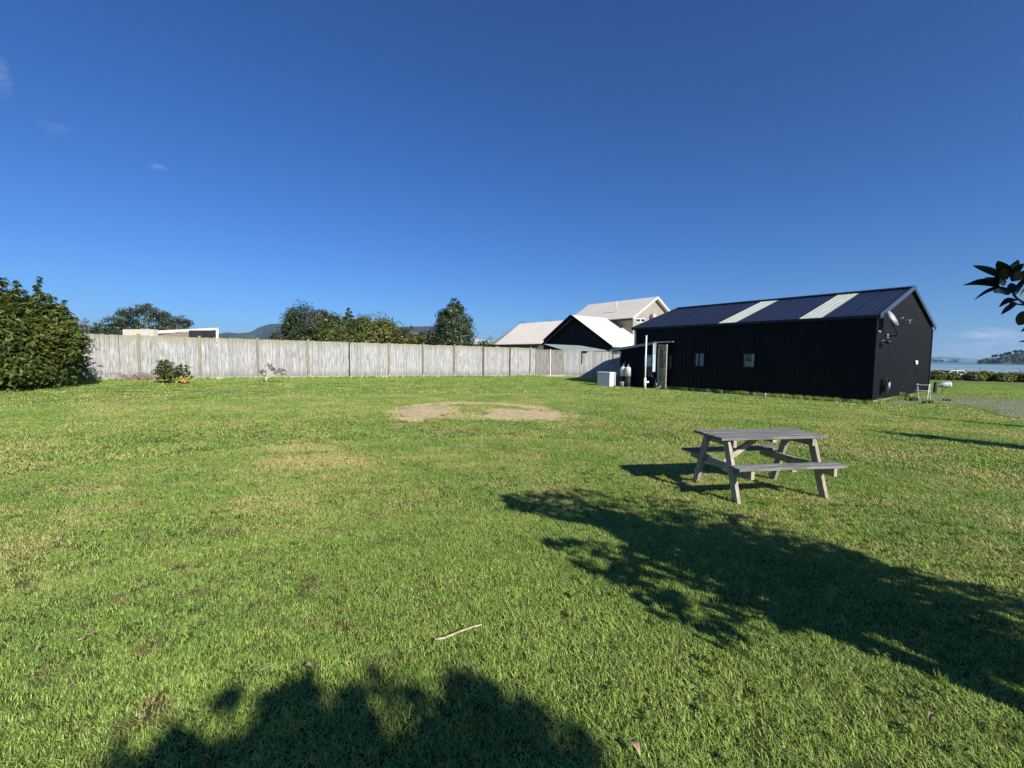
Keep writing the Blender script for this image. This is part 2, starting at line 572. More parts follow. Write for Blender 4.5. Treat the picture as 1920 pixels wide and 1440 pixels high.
c = MIX(t, SM(t, NOISE(t, SCALEV(t, gp, (1, .25, 1)), .004, 4), .4, .65, 0, .5), c, (.045, .15, .21))
link(t, c, b.inputs['Base Color'])
b.inputs['Roughness'].default_value = .35
bn = t.nodes.new('ShaderNodeBump')
bn.inputs['Strength'].default_value = .5
bn.inputs['Distance'].default_value = .3
link(t, NOISE(t, gp, .6, 4, .6), bn.inputs['Height'])
link(t, bn.outputs[0], b.inputs['Normal'])
m_gravel, t, b = newmat('gravel')
gp = t.nodes.new('ShaderNodeNewGeometry').outputs['Position']
vo = t.nodes.new('ShaderNodeTexVoronoi')
vo.inputs['Scale'].default_value = 26
link(t, gp, vo.inputs['Vector'])
c = MIX(t, SM(t, NOISE(t, gp, 30, 5, .8), .3, .7), (.12, .11, .09), (.30, .275, .235))
c = MIX(t, SM(t, NOISE(t, gp, 1.2, 5, .7), .38, .56, 0, .9), c, (.15, .19, .06))
link(t, c, b.inputs['Base Color'])
b.inputs['Roughness'].default_value = .9
bn = t.nodes.new('ShaderNodeBump')
bn.inputs['Strength'].default_value = 1.0
bn.inputs['Distance'].default_value = .03
link(t, vo.outputs[0], bn.inputs['Height'])
link(t, bn.outputs[0], b.inputs['Normal'])

m_leafbig = leafmat('glossy_leaf', (.042, .066, .014), (.105, .135, .024), (.20, .20, .045), rough=.5, trans=.25, spec=.3, nscale=1.3)
m_leafbranch = leafmat('branch_leaf', (.012, .018, .009), (.018, .025, .010), (.03, .018, .010), rough=.4, trans=.06, spec=.35, nscale=6)  # leaf tones darkened to stand for the crown's shade on the branch
m_leafdark = leafmat('dark_foliage', (.030, .052, .022), (.055, .085, .028), (.09, .12, .035), trans=.2)
m_leafmid = leafmat('mid_foliage', (.055, .082, .020), (.110, .140, .032), (.16, .18, .045), trans=.25)
m_leafyel = leafmat('yellow_foliage', (.085, .105, .022), (.155, .165, .034), (.22, .21, .05), trans=.25)
m_leafgrey = leafmat('grey_twigs', (.11, .10, .085), (.17, .155, .14), (.2, .19, .17), trans=.1)
m_leafblue = leafmat('distant_foliage', (.042, .060, .034), (.065, .085, .045), (.09, .11, .06), trans=.15)
m_leafhedge = leafmat('hedge_foliage', (.080, .105, .014), (.17, .18, .024), (.24, .23, .035), trans=.25)
m_leafscrub = leafmat('scrub_foliage', (.05, .045, .028), (.09, .075, .042), (.13, .10, .06), trans=.15)
m_citrus = leafmat('citrus_leaf', (.032, .055, .016), (.085, .105, .022), (.20, .17, .035), rough=.35, trans=.2, nscale=3)
m_olive = leafmat('olive_leaf', (.085, .095, .035), (.14, .13, .055), (.22, .17, .09), trans=.25, nscale=4)
m_weed = leafmat('weed_leaf', (.08, .12, .03), (.13, .17, .05), (.2, .2, .09), trans=.3, nscale=4)
m_broad = leafmat('broad_weed_leaf', (.12, .17, .035), (.17, .22, .05), (.22, .26, .07), rough=.7, spec=.1, trans=.35, nscale=3)
m_hill = plain('hill_bush', (.045, .060, .035), .95, .05, var=.35, scale=.02)
m_farland = plain('far_land', (.10, .12, .09), .95, .05, var=.3, scale=.01)
m_head = plain('headland_bush', (.045, .055, .040), .95, .05, var=.5, scale=.06)

# ------------------------------------------------------------------ terrain
def ss(a, b, x):
    t = np.clip((x - a) / (b - a), 0, 1)
    return t * t * (3 - 2 * t)

F0 = np.array((-17.6, 18.0)); F1 = np.array((8.31, 34.1))
FD = (F1 - F0) / np.linalg.norm(F1 - F0)
FN = np.array((FD[1], -FD[0]))                 # towards the camera

def T(x, y):
    x = np.asarray(x, dtype=float); y = np.asarray(y, dtype=float)
    r = np.hypot(x, y)
    az = np.degrees(np.arctan2(x, y))
    right = ss(31, 38, az) * (1 - ss(150, 175, az))
    s = (x - F0[0]) * FD[0] + (y - F0[1]) * FD[1]
    d = (x - F0[0]) * FN[0] + (y - F0[1]) * FN[1]
    fb = np.clip(.44 - .21 * s / 30.5, .2, .5)
    z = .15 * ss(6.5, 12.5, r) * (1 - ss(27, 42, r) * right)
    z = z + (fb - .15) * (1 - ss(.8, 9, d)) * ss(8, 14, r) * (1 - right)
    z = z + right * (-1.35 * ss(46, 110, r) - 4.0 * ss(110, 300, r) - 6 * ss(300, 800, r))
    z = z + .006 * (np.sin(x * 1.7 + y * .6) * np.sin(y * 1.3 - x * .4) + .6 * np.sin(x * 3.9 + 1) * np.sin(y * 3.1)) * (1 - ss(30, 60, r))
    return z

def Tz(x, y):
    return float(T(x, y))

def TG(px, py):                                 # terrain point under a pixel
    z = 0.0
    for _ in range(12):
        p = G(px, py, z)
        z = Tz(p.x, p.y)
    return Vector((p.x, p.y, z))

rad_l = list(np.arange(.0, 34, .3)) + list(34 * (9500 / 34) ** (np.arange(0, 70) / 69.))
azs = np.radians(np.arange(0, 360, 1.5))
rr = np.array(rad_l)
rr[0] = .01
XX = np.outer(rr, np.sin(azs)); YY = np.outer(rr, np.cos(azs))
ZZ = T(XX, YY)
nr, na = XX.shape
idx = np.arange(nr * na).reshape(nr, na)
Fq = np.stack([idx[:-1, :], idx[1:, :], np.roll(idx[1:, :], -1, 1), np.roll(idx[:-1, :], -1, 1)], -1).reshape(-1, 4)[:, ::-1]
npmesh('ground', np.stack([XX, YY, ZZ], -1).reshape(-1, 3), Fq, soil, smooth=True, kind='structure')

n = 96
wv = [(0, 0, -3.2)] + [(12000 * math.sin(2 * math.pi * k / n), 12000 * math.cos(2 * math.pi * k / n), -3.2) for k in range(n)]
mk('sea', wv, [(0, 1 + (k + 1) % n, 1 + k) for k in range(n)], m_water, kind='structure')

# gravel drive to the right of the shed
rng = np.random.default_rng(5)
gpts = [(1640, 757), (1690, 746), (1742, 741), (1800, 742), (1850, 746), (1925, 751), (2080, 760), (2080, 800), (1925, 784), (1880, 781), (1855, 770), (1810, 761), (1760, 757), (1715, 758), (1680, 762)]
gw = [TG(*p) for p in gpts]
poly = []
for i, a in enumerate(gw):
    bq = gw[(i + 1) % len(gw)]
    for k in range(6):
        q = a.lerp(bq, k / 6)
        poly.append((q.x + rng.normal(0, .09), q.y + rng.normal(0, .12)))
GRAVEL = np.array(poly)

def inpoly(x, y, poly):
    x = np.asarray(x); y = np.asarray(y)
    ins = np.zeros(x.shape, bool)
    j = len(poly) - 1
    for i in range(len(poly)):
        xi, yi = poly[i]; xj, yj = poly[j]
        c = ((yi > y) != (yj > y)) & (x < (xj - xi) * (y - yi) / (yj - yi + 1e-12) + xi)
        ins ^= c
        j = i
    return ins
import bmesh
bm = bmesh.new()
vs = [bm.verts.new((x, y, 0)) for x, y in poly]
es = [bm.edges.new((vs[i], vs[(i + 1) % len(vs)])) for i in range(len(vs))]
bmesh.ops.triangle_fill(bm, edges=es, use_beauty=True)
bmesh.ops.subdivide_edges(bm, edges=list(bm.edges), cuts=3, use_grid_fill=True)
for v in bm.verts:
    v.co.z = Tz(v.co.x, v.co.y) + .012
bmesh.ops.recalc_face_normals(bm, faces=bm.faces)
me = bpy.data.meshes.new('gravel_drive')
bm.to_mesh(me)
bm.free()
me.materials.append(m_gravel)
gd = bpy.data.objects.new('gravel_drive', me)
COL.objects.link(gd)
gd['kind'] = 'structure'

# hills and far land ------------------------------------------------
def ridge(name, prof, Y, depth, mat, base=-3.0, seed=1, rough=.06, kind='structure'):
    """prof: list of (px, py) of the crest seen at distance Y; a real ridge with a front and a back slope"""
    rg = np.random.default_rng(seed)
    xs = np.linspace(prof[0][0], prof[-1][0], 90)
    ys = np.interp(xs, [p[0] for p in prof], [p[1] for p in prof])
    V = []; F = []
    rows = [(-1, 0), (-.75, .32), (-.45, .68), (-.2, .9), (0, 1), (.3, .85), (1, 0)]
    for i, (x, y) in enumerate(zip(xs, ys)):
        c = P(x, y, Y)
        h = max(c.z - base, .5)
        d = Vector((c.x, c.y, 0)).normalized()
        for (k, q) in rows:
            w = depth * k * (.7 + .3 * math.sin(i * .4 + seed))
            z = base + h * q * (1 + (0 if abs(k) < .01 or q == 0 else rg.normal(0, rough)))
            p = Vector((c.x, c.y, 0)) + d * w
            V.append((p.x, p.y, z + (rg.normal(0, rough * .25 * h) if k == 0 else 0)))
    m = len(rows)
    for i in range(len(xs) - 1):
        for k in range(m - 1):
            F.append((i * m + k, (i + 1) * m + k, (i + 1) * m + k + 1, i * m + k + 1))
    return mk(name, V, F, mat, None, True, kind=kind)

ridge('hill', [(380, 652), (405, 627), (425, 623), (445, 625), (470, 623), (485, 614), (500, 609), (512, 607), (530, 607), (545, 610), (570, 622), (600, 634), (680, 641), (760, 650), (840, 664)], 3600, 700, m_hill, 0, 3, .01)
ridge('headland', [(1832, 680), (1838, 676), (1850, 674.5), (1868, 673), (1884, 668), (1900, 663.5), (1925, 659), (1990, 655), (2100, 650), (2300, 640)], 950, 60, m_head, -3.3, 4, .05)
ridge('far_land', [(1690, 682), (1700, 674), (1750, 669.5), (1775, 669), (1800, 671), (1830, 674), (1870, 676), (1950, 678)], 5200, 500, m_farland, -3.3, 5, .03)
ridge('island', [(1728, 681), (1740, 677), (1750, 675.6), (1762, 674), (1768, 675), (1775, 677.5), (1785, 676.5), (1793, 676.0), (1800, 679.5)], 2300, 120, m_head, -3.3, 6, .02)

# ------------------------------------------------------------------ foliage
def leafcloud(name, parent, mat, lobes, n, size, seed=0, clump=24, shell=.55, aspect=.5, spread=.16, updir=.5, keep=None, tips=0.0, droop=0.0, **props):
    """many leaf-sized faces spread in clumps through the lobes (cx,cy,cz,rx,ry,rz)"""
    rg = np.random.default_rng(seed)
    L = np.array(lobes, dtype=float)
    wt = (L[:, 3] * L[:, 4] + L[:, 3] * L[:, 5] + L[:, 4] * L[:, 5])
    nc = max(6, n // clump)
    li = rg.choice(len(L), nc, p=wt / wt.sum())
    d = rg.normal(size=(nc, 3)); d /= np.linalg.norm(d, axis=1)[:, None]
    rad = shell + (1.04 - shell) * rg.random(nc) ** .6 + rg.normal(0, .05, nc) + tips * (rg.random(nc) > .85)
    cen = L[li, :3] + d * rad[:, None] * L[li, 3:]
    ci = np.repeat(np.arange(nc), clump)
    sp = spread * L[li, 3:].mean(1)[ci]
    p = cen[ci] + rg.normal(size=(nc * clump, 3)) * sp[:, None] * np.array((1, 1, .75))
    if keep is not None:
        k = keep(p)
        p = p[k]; ci = ci[k]
    m = len(p)
    out = d[ci] + rg.normal(0, .65, (m, 3)) + np.array((0, 0, updir))
    out /= np.linalg.norm(out, axis=1)[:, None]
    rnd = rg.normal(size=(m, 3)) + d[ci] * .8 + np.array((0, 0, -droop))
    a = rnd - out * (rnd * out).sum(1)[:, None]
    a /= np.linalg.norm(a, axis=1)[:, None] + 1e-9
    b = np.cross(out, a)
    s = size * (.6 + .8 * rg.random(m))[:, None]
    base = p - a * s * .5
    V = np.stack([base, p + b * s * aspect * .5 + out * s * .05, p + a * s * .5 - out * s * .1, p - b * s * aspect * .5 + out * s * .05], 1).reshape(-1, 3)
    F = np.arange(m * 4).reshape(m, 4)
    return npmesh(name, V, F, mat, parent, **props)

def limbs(mb, base, lobes, r, seed, n=7, h0=.25):
    rg = random.Random(seed)
    zc = max(l[2] for l in lobes)
    cx = sum(l[0] for l in lobes) / len(lobes); cy = sum(l[1] for l in lobes) / len(lobes)
    top = Vector((cx + rg.uniform(-.1, .1), cy, zc + .25 * lobes[0][5]))
    b = Vector(base)
    mid = b.lerp(top, .5) + Vector((rg.uniform(-.04, .04), rg.uniform(-.04, .04), 0)) * (top - b).length
    mb.tube([b - Vector((0, 0, .1)), b + Vector((0, 0, .12 * (top - b).length)), mid, top], [r * 1.25, r, r * .65, r * .2], 8)
    for k in range(n):
        l = rg.choice(lobes)
        t = rg.uniform(h0, .8)
        s = b.lerp(mid, t * 2) if t < .5 else mid.lerp(top, t * 2 - 1)
        e = Vector((l[0] + rg.uniform(-.8, .8) * l[3], l[1] + rg.uniform(-.8, .8) * l[4], l[2] + rg.uniform(-.2, .8) * l[5]))
        q = s.lerp(e, .5) + Vector((0, 0, -.06 * (e - s).length))
        mb.tube([s, q, e], [r * .5 * (1 - t * .5), r * .28, r * .08], 5)

def tree(name, px0, px1, pytop, Y, mat, label, cat='tree', group=None, seed=1, shape='round', n=7000, size=.22, trunk=.16, gz=None, skirt=.12, barkm=None, ypush=1.0, **kw):
    rg = random.Random(seed)
    a, b = P(px0, 650, Y), P(px1, 650, Y)
    cx = (a.x + b.x) / 2; hw = abs(b.x - a.x) / 2 * 1.1
    zt = P((px0 + px1) / 2, pytop, Y).z
    z0 = Tz(cx, Y) if gz is None else gz
    H = zt - z0
    o = empty(name, (cx, Y, z0), label, cat, group)
    lobes = []
    if shape == 'round':
        lobes = [(cx, Y, z0 + H * .52, hw * .78, hw * .8, H * .44)]
        for k in range(7):
            t = rg.uniform(0, 6.28); q = rg.uniform(.35, .62)
            lobes.append((cx + math.cos(t) * hw * q, Y + math.sin(t) * hw * q, z0 + H * rg.uniform(.3, .76), hw * rg.uniform(.28, .42), hw * .38, H * rg.uniform(.14, .24)))
    elif shape == 'cone':
        for k in range(11):
            q = k / 10
            w = hw * (1.0 - q ** 3.6 * .72) * (.85 if k == 0 else 1) * rg.uniform(.86, 1.06)
            lobes.append((cx + rg.uniform(-.08, .08) * hw, Y, z0 + H * (.12 + .80 * q), w * .9, w * .9, H * .10))
    elif shape == 'gum':
        for k in range(95):
            t = rg.uniform(0, 6.28); q = rg.random() ** .5 * .95
            zz = .93 - .42 * q ** 2.2 - (rg.uniform(.06, .45) if k > 34 else 0)
            lobes.append((cx + math.cos(t) * hw * q, Y + math.sin(t) * hw * q, z0 + H * zz, hw * rg.uniform(.13, .22), hw * .18, H * rg.uniform(.05, .085)))
    elif shape == 'flat':
        for k in range(9):
            t = rg.uniform(0, 6.28); q = rg.uniform(.2, .75)
            lobes.append((cx + math.cos(t) * hw * q, Y + math.sin(t) * hw * q, z0 + H * (rg.uniform(.62, .9) - .18 * q * q), hw * rg.uniform(.2, .34), hw * .3, H * rg.uniform(.05, .10)))
        lobes.append((cx, Y, z0 + H * .9, hw * .35, hw * .35, H * .09))
    mb = MB()
    limbs(mb, (cx, Y, z0), lobes, trunk, seed, 9)
    mb.build('trunk', barkm or m_bark, o, True)
    leafcloud('crown', o, mat, lobes, n, size, seed, kind='stuff', **kw)
    return o

GB = 'trees beyond the paling fence'
tree('evergreen_tree', 532, 612, 571, 50, m_leafdark, 'tall dark rounded evergreen tree at the left end of the clump behind the fence', group=GB, seed=11, n=16000, size=.26, tips=.02)
tree('bare_tree', 562, 622, 580, 48, m_leafgrey, 'grey twiggy half-bare tree growing against the tall dark evergreen', group=GB, seed=12, n=5200, size=.26, aspect=.22, shell=.3, spread=.2, tips=.1)
tree('bushy_tree', 588, 664, 588, 46, m_leafmid, 'mid green bushy tree in the middle of the clump behind the fence', group=GB, seed=13, n=14000, size=.24, tips=.03)
tree('bushy_tree', 636, 672, 580, 49, m_leafdark, 'dark pointed bushy tree rising highest in the middle of the clump', group=GB, seed=14, n=8000, size=.24, shape='cone', tips=.03)
tree('bushy_tree', 660, 748, 588, 46, m_leafyel, 'yellow-green rounded tree at the right end of the clump behind the fence', group=GB, seed=15, n=14000, size=.24, tips=.02)
tree('bushy_tree', 548, 600, 602, 44, m_leafdark, 'low dark shrub-like tree in front of the tall evergreen behind the fence', group=GB, seed=16, n=6500, size=.24)
tree('bushy_tree', 602, 690, 610, 43, m_leafmid, 'low wide green tree just over the fence in front of the clump', group=GB, seed=26, n=8500, size=.24)
tree('bushy_tree', 652, 706, 592, 45, m_leafmid, 'dense green tree filling the gap left of the yellow-green rounded tree', group=GB, seed=31, n=11000, size=.24, tips=.02)
tree('broad_shrub', 722, 786, 614, 44, m_leafyel, 'low yellow-green shrub over the fence left of the grey roof', 'shrub', group=GB, seed=17, n=6000, size=.22)
tree('broad_shrub', 768, 822, 619, 43, m_leafyel, 'low olive shrub over the fence in front of the grey roof', 'shrub', group=GB, seed=18, n=6000, size=.22)
tree('conical_tree', 808, 894, 562, 42, m_leafdark, 'dense dark conical tree standing alone above the fence', seed=19, shape='cone', n=20000, size=.22, tips=.02, shell=.7)
tree('evergreen_tree', 506, 536, 618, 70, m_leafblue, 'small distant tree in front of the hill left of the clump', group=GB, seed=20, n=3000, size=.3)
tree('evergreen_tree', 888, 935, 632, 55, m_leafdark, 'low dark tree between the conical tree and the cream roofed house', group=GB, seed=21, n=3000, size=.25)
tree('evergreen_tree', 965, 998, 601, 80, m_leafdark, 'small dark treetop peeping over the left end of the cream roof', group=GB, seed=22, n=2500, size=.35)
tree('evergreen_tree', 1008, 1062, 594, 80, m_leafdark, 'wider dark treetop between the low and the high cream roofs', group=GB, seed=23, n=4000, size=.35, tips=.08)
tree('eucalyptus_tree', 228, 342, 570, 115, m_leafblue, 'large open-crowned gum tree with flat leaf clumps above the white house', seed=24, shape='gum', n=16000, size=.45, trunk=.3, spread=.3, clump=40, barkm=m_paletrunk)
tree('evergreen_tree', 170, 206, 600, 110, m_leafblue, 'bluish tree far behind the left end of the fence', group=GB, seed=25, n=3000, size=.5)
tree('evergreen_tree', 196, 236, 601, 105, m_leafblue, 'greener rounded tree left of the gum tree', group=GB, seed=27, n=3500, size=.5)
tree('bare_tree', 140, 172, 590, 90, m_leafgrey, 'pale leafless tree just right of the large glossy bush', group=GB, seed=28, n=1500, size=.5, aspect=.12, shell=.2, tips=.1)
tree('bare_tree', 763, 776, 603, 95, m_leafblue, 'tiny leaning treetop sticking up over the grey roof', group=GB, seed=29, n=400, size=.35, shape='cone')
# pines on the headland
hl = []
hr0 = random.Random(5)
for k in range(150):
    px = hr0.uniform(1842, 2260)
    top = np.interp(px, [1842, 1884, 1900, 1925, 1990, 2100, 2300], [676, 668.5, 664, 660, 656, 651, 641])
    py = hr0.uniform(top + .5, 677)
    q = P(px, py, 950 - 25 + hr0.uniform(-12, 12))
    hl.append((q.x, q.y, q.z, hr0.uniform(5, 11), 6, hr0.uniform(2, 4)))
tag(leafcloud('headland_forest', None, m_leafblue, hl, 16000, 2.4, 78, clump=20, shell=.6, spread=.2, updir=.8), 'dark bush covering the headland across the water', 'forest', kind='stuff')
for i, (x, y) in enumerate(((1868, 664.5), (1879, 664), (1886, 662), (1893, 659.5), (1905, 657), (1915, 656))):
    tree('pine_tree', x - 4, x + 4, y, 950, m_head, ['leftmost pine on the spit of the dark headland', 'second pine from the sea on the headland', 'third pine from the sea on the headland', 'tall pine halfway along the headland', 'pine near the top of the headland slope', 'highest pine on the headland by the frame edge'][i],
         group='pines on the headland', seed=40 + i, shape='flat', n=260, size=3.2, trunk=.7, gz=P(x, 673 - i * 1.6, 950).z, clump=14, spread=.35)

# the large glossy bush at the left
bx, by = -18.0, 14.6
bz = Tz(bx, by)
shoots = []
bush = empty('glossy_bush', (bx, by, bz), 'large glossy-leaved bush with pointed shoots at the left end of the fence', 'bush')
lob = [(bx, by, bz + 1.45, 2.5, 2.4, 1.45), (bx + 1.1, by + .6, bz + 1.25, 1.4, 1.5, 1.2), (bx - 1.5, by - .5, bz + 1.8, 1.6, 1.6, 1.4), (bx + .2, by, bz + .7, 2.6, 2.3, .75)]
for (px, py, w) in ((72, 520, .32), (28, 521, .3), (0, 512, .35), (115, 556, .35), (50, 548, .45), (95, 548, .35), (-40, 505, .5), (138, 585, .3)):
    q = P(px, py, by + .3)
    shoots += [(q.x, q.y, q.z - .28, w * .38, w * .38, .32), (q.x, q.y, q.z - .70, w * .9, w * .9, .36), (q.x - .1, q.y, q.z - 1.2, w * 1.7, w * 1.6, .5)]
mb = MB()
limbs(mb, (bx, by, bz), [(bx, by, bz + 1.2, 1.8, 1.6, 1.2)], .12, 3, 22, .05)
mb.build('trunk', m_bark, bush, True)
leafcloud('crown', bush, m_leafbig, lob, 42000, .14, 3, clump=12, shell=.72, aspect=.42, spread=.09, updir=.9, kind='stuff')

leafcloud('shoots', bush, m_leafbig, shoots, 12000, .15, 4, clump=10, shell=.25, aspect=.36, spread=.14, updir=1.2, kind='stuff')

# ------------------------------------------------------------------ paling fence
def paling_mesh(w, h, cut, seed):
    rg = random.Random(seed)
    mb = MB()
    t = .019
    tl, tr = h + rg.uniform(-.01, .01), h + rg.uniform(-.01, .01)
    bow = rg.uniform(-.004, .004)
    xs = (-w / 2, w / 2)
    for zf in (0, .5, 1):
        for j in (0, t):
            for i, x in enumerate(xs):
                z = (tl if i == 0 else tr) * zf
                mb.v.append((x + (bow if zf == .5 else 0), j - (.004 * math.sin(seed) if zf == 1 else 0), z))
    for k in (0, 4):
        for a, b_ in ((0, 1), (1, 3), (3, 2), (2, 0)):
            mb.f.append((k + a, k + b_, k + 4 + b_, k + 4 + a))
    mb.f.append((0, 2, 3, 1))
    mb.f.append((8, 9, 11, 10))
    me = bpy.data.meshes.new('paling')
    me.from_pydata(mb.v, [], mb.f)
    me.update()
    return me

def fence_frame(s):
    p = F0 + FD * s
    return p
FANG = math.atan2(FD[1], FD[0])
rg = random.Random(7)
FH = 1.95
def s_at(px):                                    # distance along the fence line seen at a pixel column
    h = hit(px, 690, Vector((F0[0], F0[1], 0)), Vector((FN[0], FN[1], 0)))
    return (h.x - F0[0]) * FD[0] + (h.y - F0[1]) * FD[1]

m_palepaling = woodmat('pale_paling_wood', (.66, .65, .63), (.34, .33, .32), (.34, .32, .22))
def run(name, label, cat, s0, s1, posts, mats, tone, seed, pitch=.15, pd=.0, hvar=.012, plinth=True, line=None, FH=1.95):
    F0_, FD_ = line or (F0, FD)
    FANG = math.atan2(FD_[1], FD_[0])
    a = F0_ + FD_ * s0
    o = empty(name, (a[0], a[1], Tz(*a)), label, cat, None, rz=FANG)
    z0 = o.location.z
    meshes = [paling_mesh(pitch - .005 - .002 * (k % 3), FH, 0, seed + k) for k in range(6)]
    for me in meshes:
        me.materials.append(mats[0])
    rg = random.Random(seed)
    n = int((s1 - s0) / pitch)
    for i in range(n):
        s = s0 + (i + .5) * pitch
        q = F0_ + FD_ * s
        p = bpy.data.objects.new('paling', meshes[rg.randrange(6)])
        COL.objects.link(p)
        p.parent = o
        p.location = (s - s0, -.03 + rg.uniform(-.006, .006) - pd, Tz(*q) - z0 - .02 + rg.uniform(-hvar, hvar))
        p.rotation_euler = (rg.uniform(-.004, .004), rg.uniform(-.004, .004), rg.uniform(-.03, .03))
    for k, (s, w, hgt, mt) in enumerate(posts):
        q = F0_ + FD_ * s
        mb = MB()
        ax, ay, az = Vector((1, 0, 0)), Vector((0, 1, 0)), Vector((0, 0, 1))
        mb.obox(Vector((s - s0, -.05 - pd, Tz(*q) - z0)), ax, ay, az, (-w / 2, w / 2), (-w * .55, w * .3), (-.1, hgt))
        me = bpy.data.meshes.new('post'); me.from_pydata(mb.v, [], mb.f); me.materials.append(mt)
        p = bpy.data.objects.new('post', me); COL.objects.link(p); p.parent = o
    if plinth:
        nb = max(1, int(round((s1 - s0) / 2.4)))
        for k in range(nb):
            sa, sb_ = (s1 - s0) * k / nb, (s1 - s0) * (k + 1) / nb - .01
            qa, qb = F0_ + FD_ * (s0 + sa), F0_ + FD_ * (s0 + sb_)
            ya = -.055 - pd
            za, zb = Tz(*qa) - z0, Tz(*qb) - z0
            V = [(sa, ya, za - .1), (sb_, ya, zb - .1), (sb_, ya, zb + .13), (sa, ya, za + .13), (sa, ya + .02, za - .1), (sb_, ya + .02, zb - .1), (sb_, ya + .02, zb + .13), (sa, ya + .02, za + .13)]
            me = bpy.data.meshes.new('plinth_board'); me.from_pydata(V, [], [(0, 1, 2, 3), (7, 6, 5, 4), (3, 2, 6, 7), (0, 3, 7, 4), (1, 5, 6, 2)]); me.materials.append(m_plinth)
            p = bpy.data.objects.new('plinth_board', me); COL.objects.link(p); p.parent = o
    # rails on the far side, plinth board at the foot
    for zz in (.35, 1.0, 1.65):
        mb = MB()
        mb.obox(Vector((0, 0, 0)), Vector((1, 0, 0)), Vector((0, 1, 0)), Vector((0, 0, 1)), (0, s1 - s0), (.0 - pd, .045 - pd), (zz, zz + .09))
        me = bpy.data.meshes.new('rail'); me.from_pydata(mb.v, [], mb.f); me.materials.append(m_post)
        p = bpy.data.objects.new('rail', me); COL.objects.link(p); p.parent = o
        p.rotation_euler.y = math.atan2(-(Tz(*(F0_ + FD_ * s1)) - z0), s1 - s0)
    return o

post_px = [(262, .11), (376, .11), (484, .10), (578, .11), (655, .06), (729, .09), (793, .09), (851, .09), (905, .065), (955, .06), (993, .08)]
posts = []
for i, (px, w) in enumerate(post_px):
    posts.append((s_at(px), w, FH + .05, m_post if px in (262, 376, 578) else m_darkpost if px in (905, 955, 655) else m_post))
posts.append((s_at(200) - 1.2, .10, FH + .04, m_post))
sA = s_at(1003)
run('paling_fence', 'long weathered grey paling fence across the back of the lawn', 'fence', -4.6, sA, posts, [m_paling], 0, 100)
sB = s_at(1057)
e1_ = P(1057.5, 690, 30.6)
E0 = np.array((e1_.x, e1_.y))
e1_ = P(1165, 690, 29.5)
E1 = np.array((e1_.x, e1_.y))
ED = (E1 - E0) / np.linalg.norm(E1 - E0)
sC = sB + 8.0
G0 = F0 + FD * (sA + .03)
GL = float(np.linalg.norm(E0 - G0)); GD = (E0 - G0) / GL
run('timber_gate', 'darker stained timber gate at the right end of the long paling fence', 'gate', 0, GL - .02, [(GL * .5, .04, 1.90, m_white)], [m_palinggate], 0, 200, pd=.03, line=(G0, GD), FH=1.88)
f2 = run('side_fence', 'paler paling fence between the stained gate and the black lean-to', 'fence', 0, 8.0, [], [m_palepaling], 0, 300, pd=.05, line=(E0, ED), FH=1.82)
# dark pieces standing for the open slots of the side fence, with latch
for (px, w0, h0, w1) in ((1092, .30, .12, .035), (1150, .26, .14, .035)):
    hh_ = hit(px, 690, Vector((E0[0], E0[1], 0)), Vector((ED[1], -ED[0], 0)))
    s = (hh_.x - E0[0]) * ED[0] + (hh_.y - E0[1]) * ED[1]
    q = E0 + ED * s
    zb = Tz(*q) - f2.location.z
    mb = MB()
    ax, ay, az = Vector((1, 0, 0)), Vector((0, 1, 0)), Vector((0, 0, 1))
    mb.obox(Vector((s, -.095, zb)), ax, ay, az, (-.02, w0), (-.02, .004), (1.68, 1.68 + h0))
    mb.obox(Vector((s, -.095, zb)), ax, ay, az, (-.04, -.04 + w1), (-.02, .004), (.95, 1.8))
    me = bpy.data.meshes.new('slot_latch'); me.from_pydata(mb.v, [], mb.f); me.materials.append(m_rubber)
    p = bpy.data.objects.new('slot_latch', me); COL.objects.link(p); p.parent = f2

# dry vines at the foot of the fence
vr = random.Random(9)
a = TG(262, 712)
vine = empty('dry_vine', a, 'dry pinkish vine tangle at the fence foot left of the citrus shrub', 'vine')
mb = MB()
for k in range(60):
    s = s_at(232) + vr.random() * (s_at(285) - s_at(232))
    q = F0 + FD * s + FN * (.12 + vr.random() * .2)
    p = Vector((q[0], q[1], Tz(*q)))
    pts = [p]
    d = Vector((vr.uniform(-1, 1), vr.uniform(-.3, .3), vr.uniform(.6, 1.6)))
    for j in range(4):
        p = p + d * .13
        d += Vector((vr.uniform(-.7, .7), vr.uniform(-.3, .3), -.65))
        pts.append(Vector((p.x, p.y, max(p.z, Tz(p.x, p.y)))))
    mb.tube(pts, [.012, .010, .008, .006, .003], 4)
mb.build('stems', m_vine, vine, False, kind='stuff')
leafcloud('leaves', vine, m_vine, [(a.x, a.y, a.z + .15, .9, .3, .2)], 260, .07, 5, clump=6, kind='stuff')

# ------------------------------------------------------------------ small shrubs by the fence
o = TG(322, 719)
sh = empty('orange_shrub', o, 'small dark green citrus shrub with orange fruit by the fence', 'shrub')
sh_l = []
s_ = o.y / FPX
for (px, py, w, h) in ((308, 677, 9, 6), (308, 686, 16, 12), (300, 696, 14, 9), (325, 698, 18, 11), (343, 694, 14, 13), (350, 706, 10, 7), (322, 704, 20, 6), (302, 710, 9, 6)):
    q = P(px, py, o.y)
    sh_l.append((q.x, q.y, q.z, w * s_, w * s_, h * s_))
mb = MB()
limbs(mb, o, sh_l, .035, 4, 9, .05)
mb.build('stem', m_bark, sh, True)
leafcloud('foliage', sh, m_citrus, [(a_, b_, c_, d_ * .85, e_ * .85, f_ * .85) for a_, b_, c_, d_, e_, f_ in sh_l], 2300, .085, 8, clump=8, shell=.4, aspect=.5, spread=.16, kind='stuff')
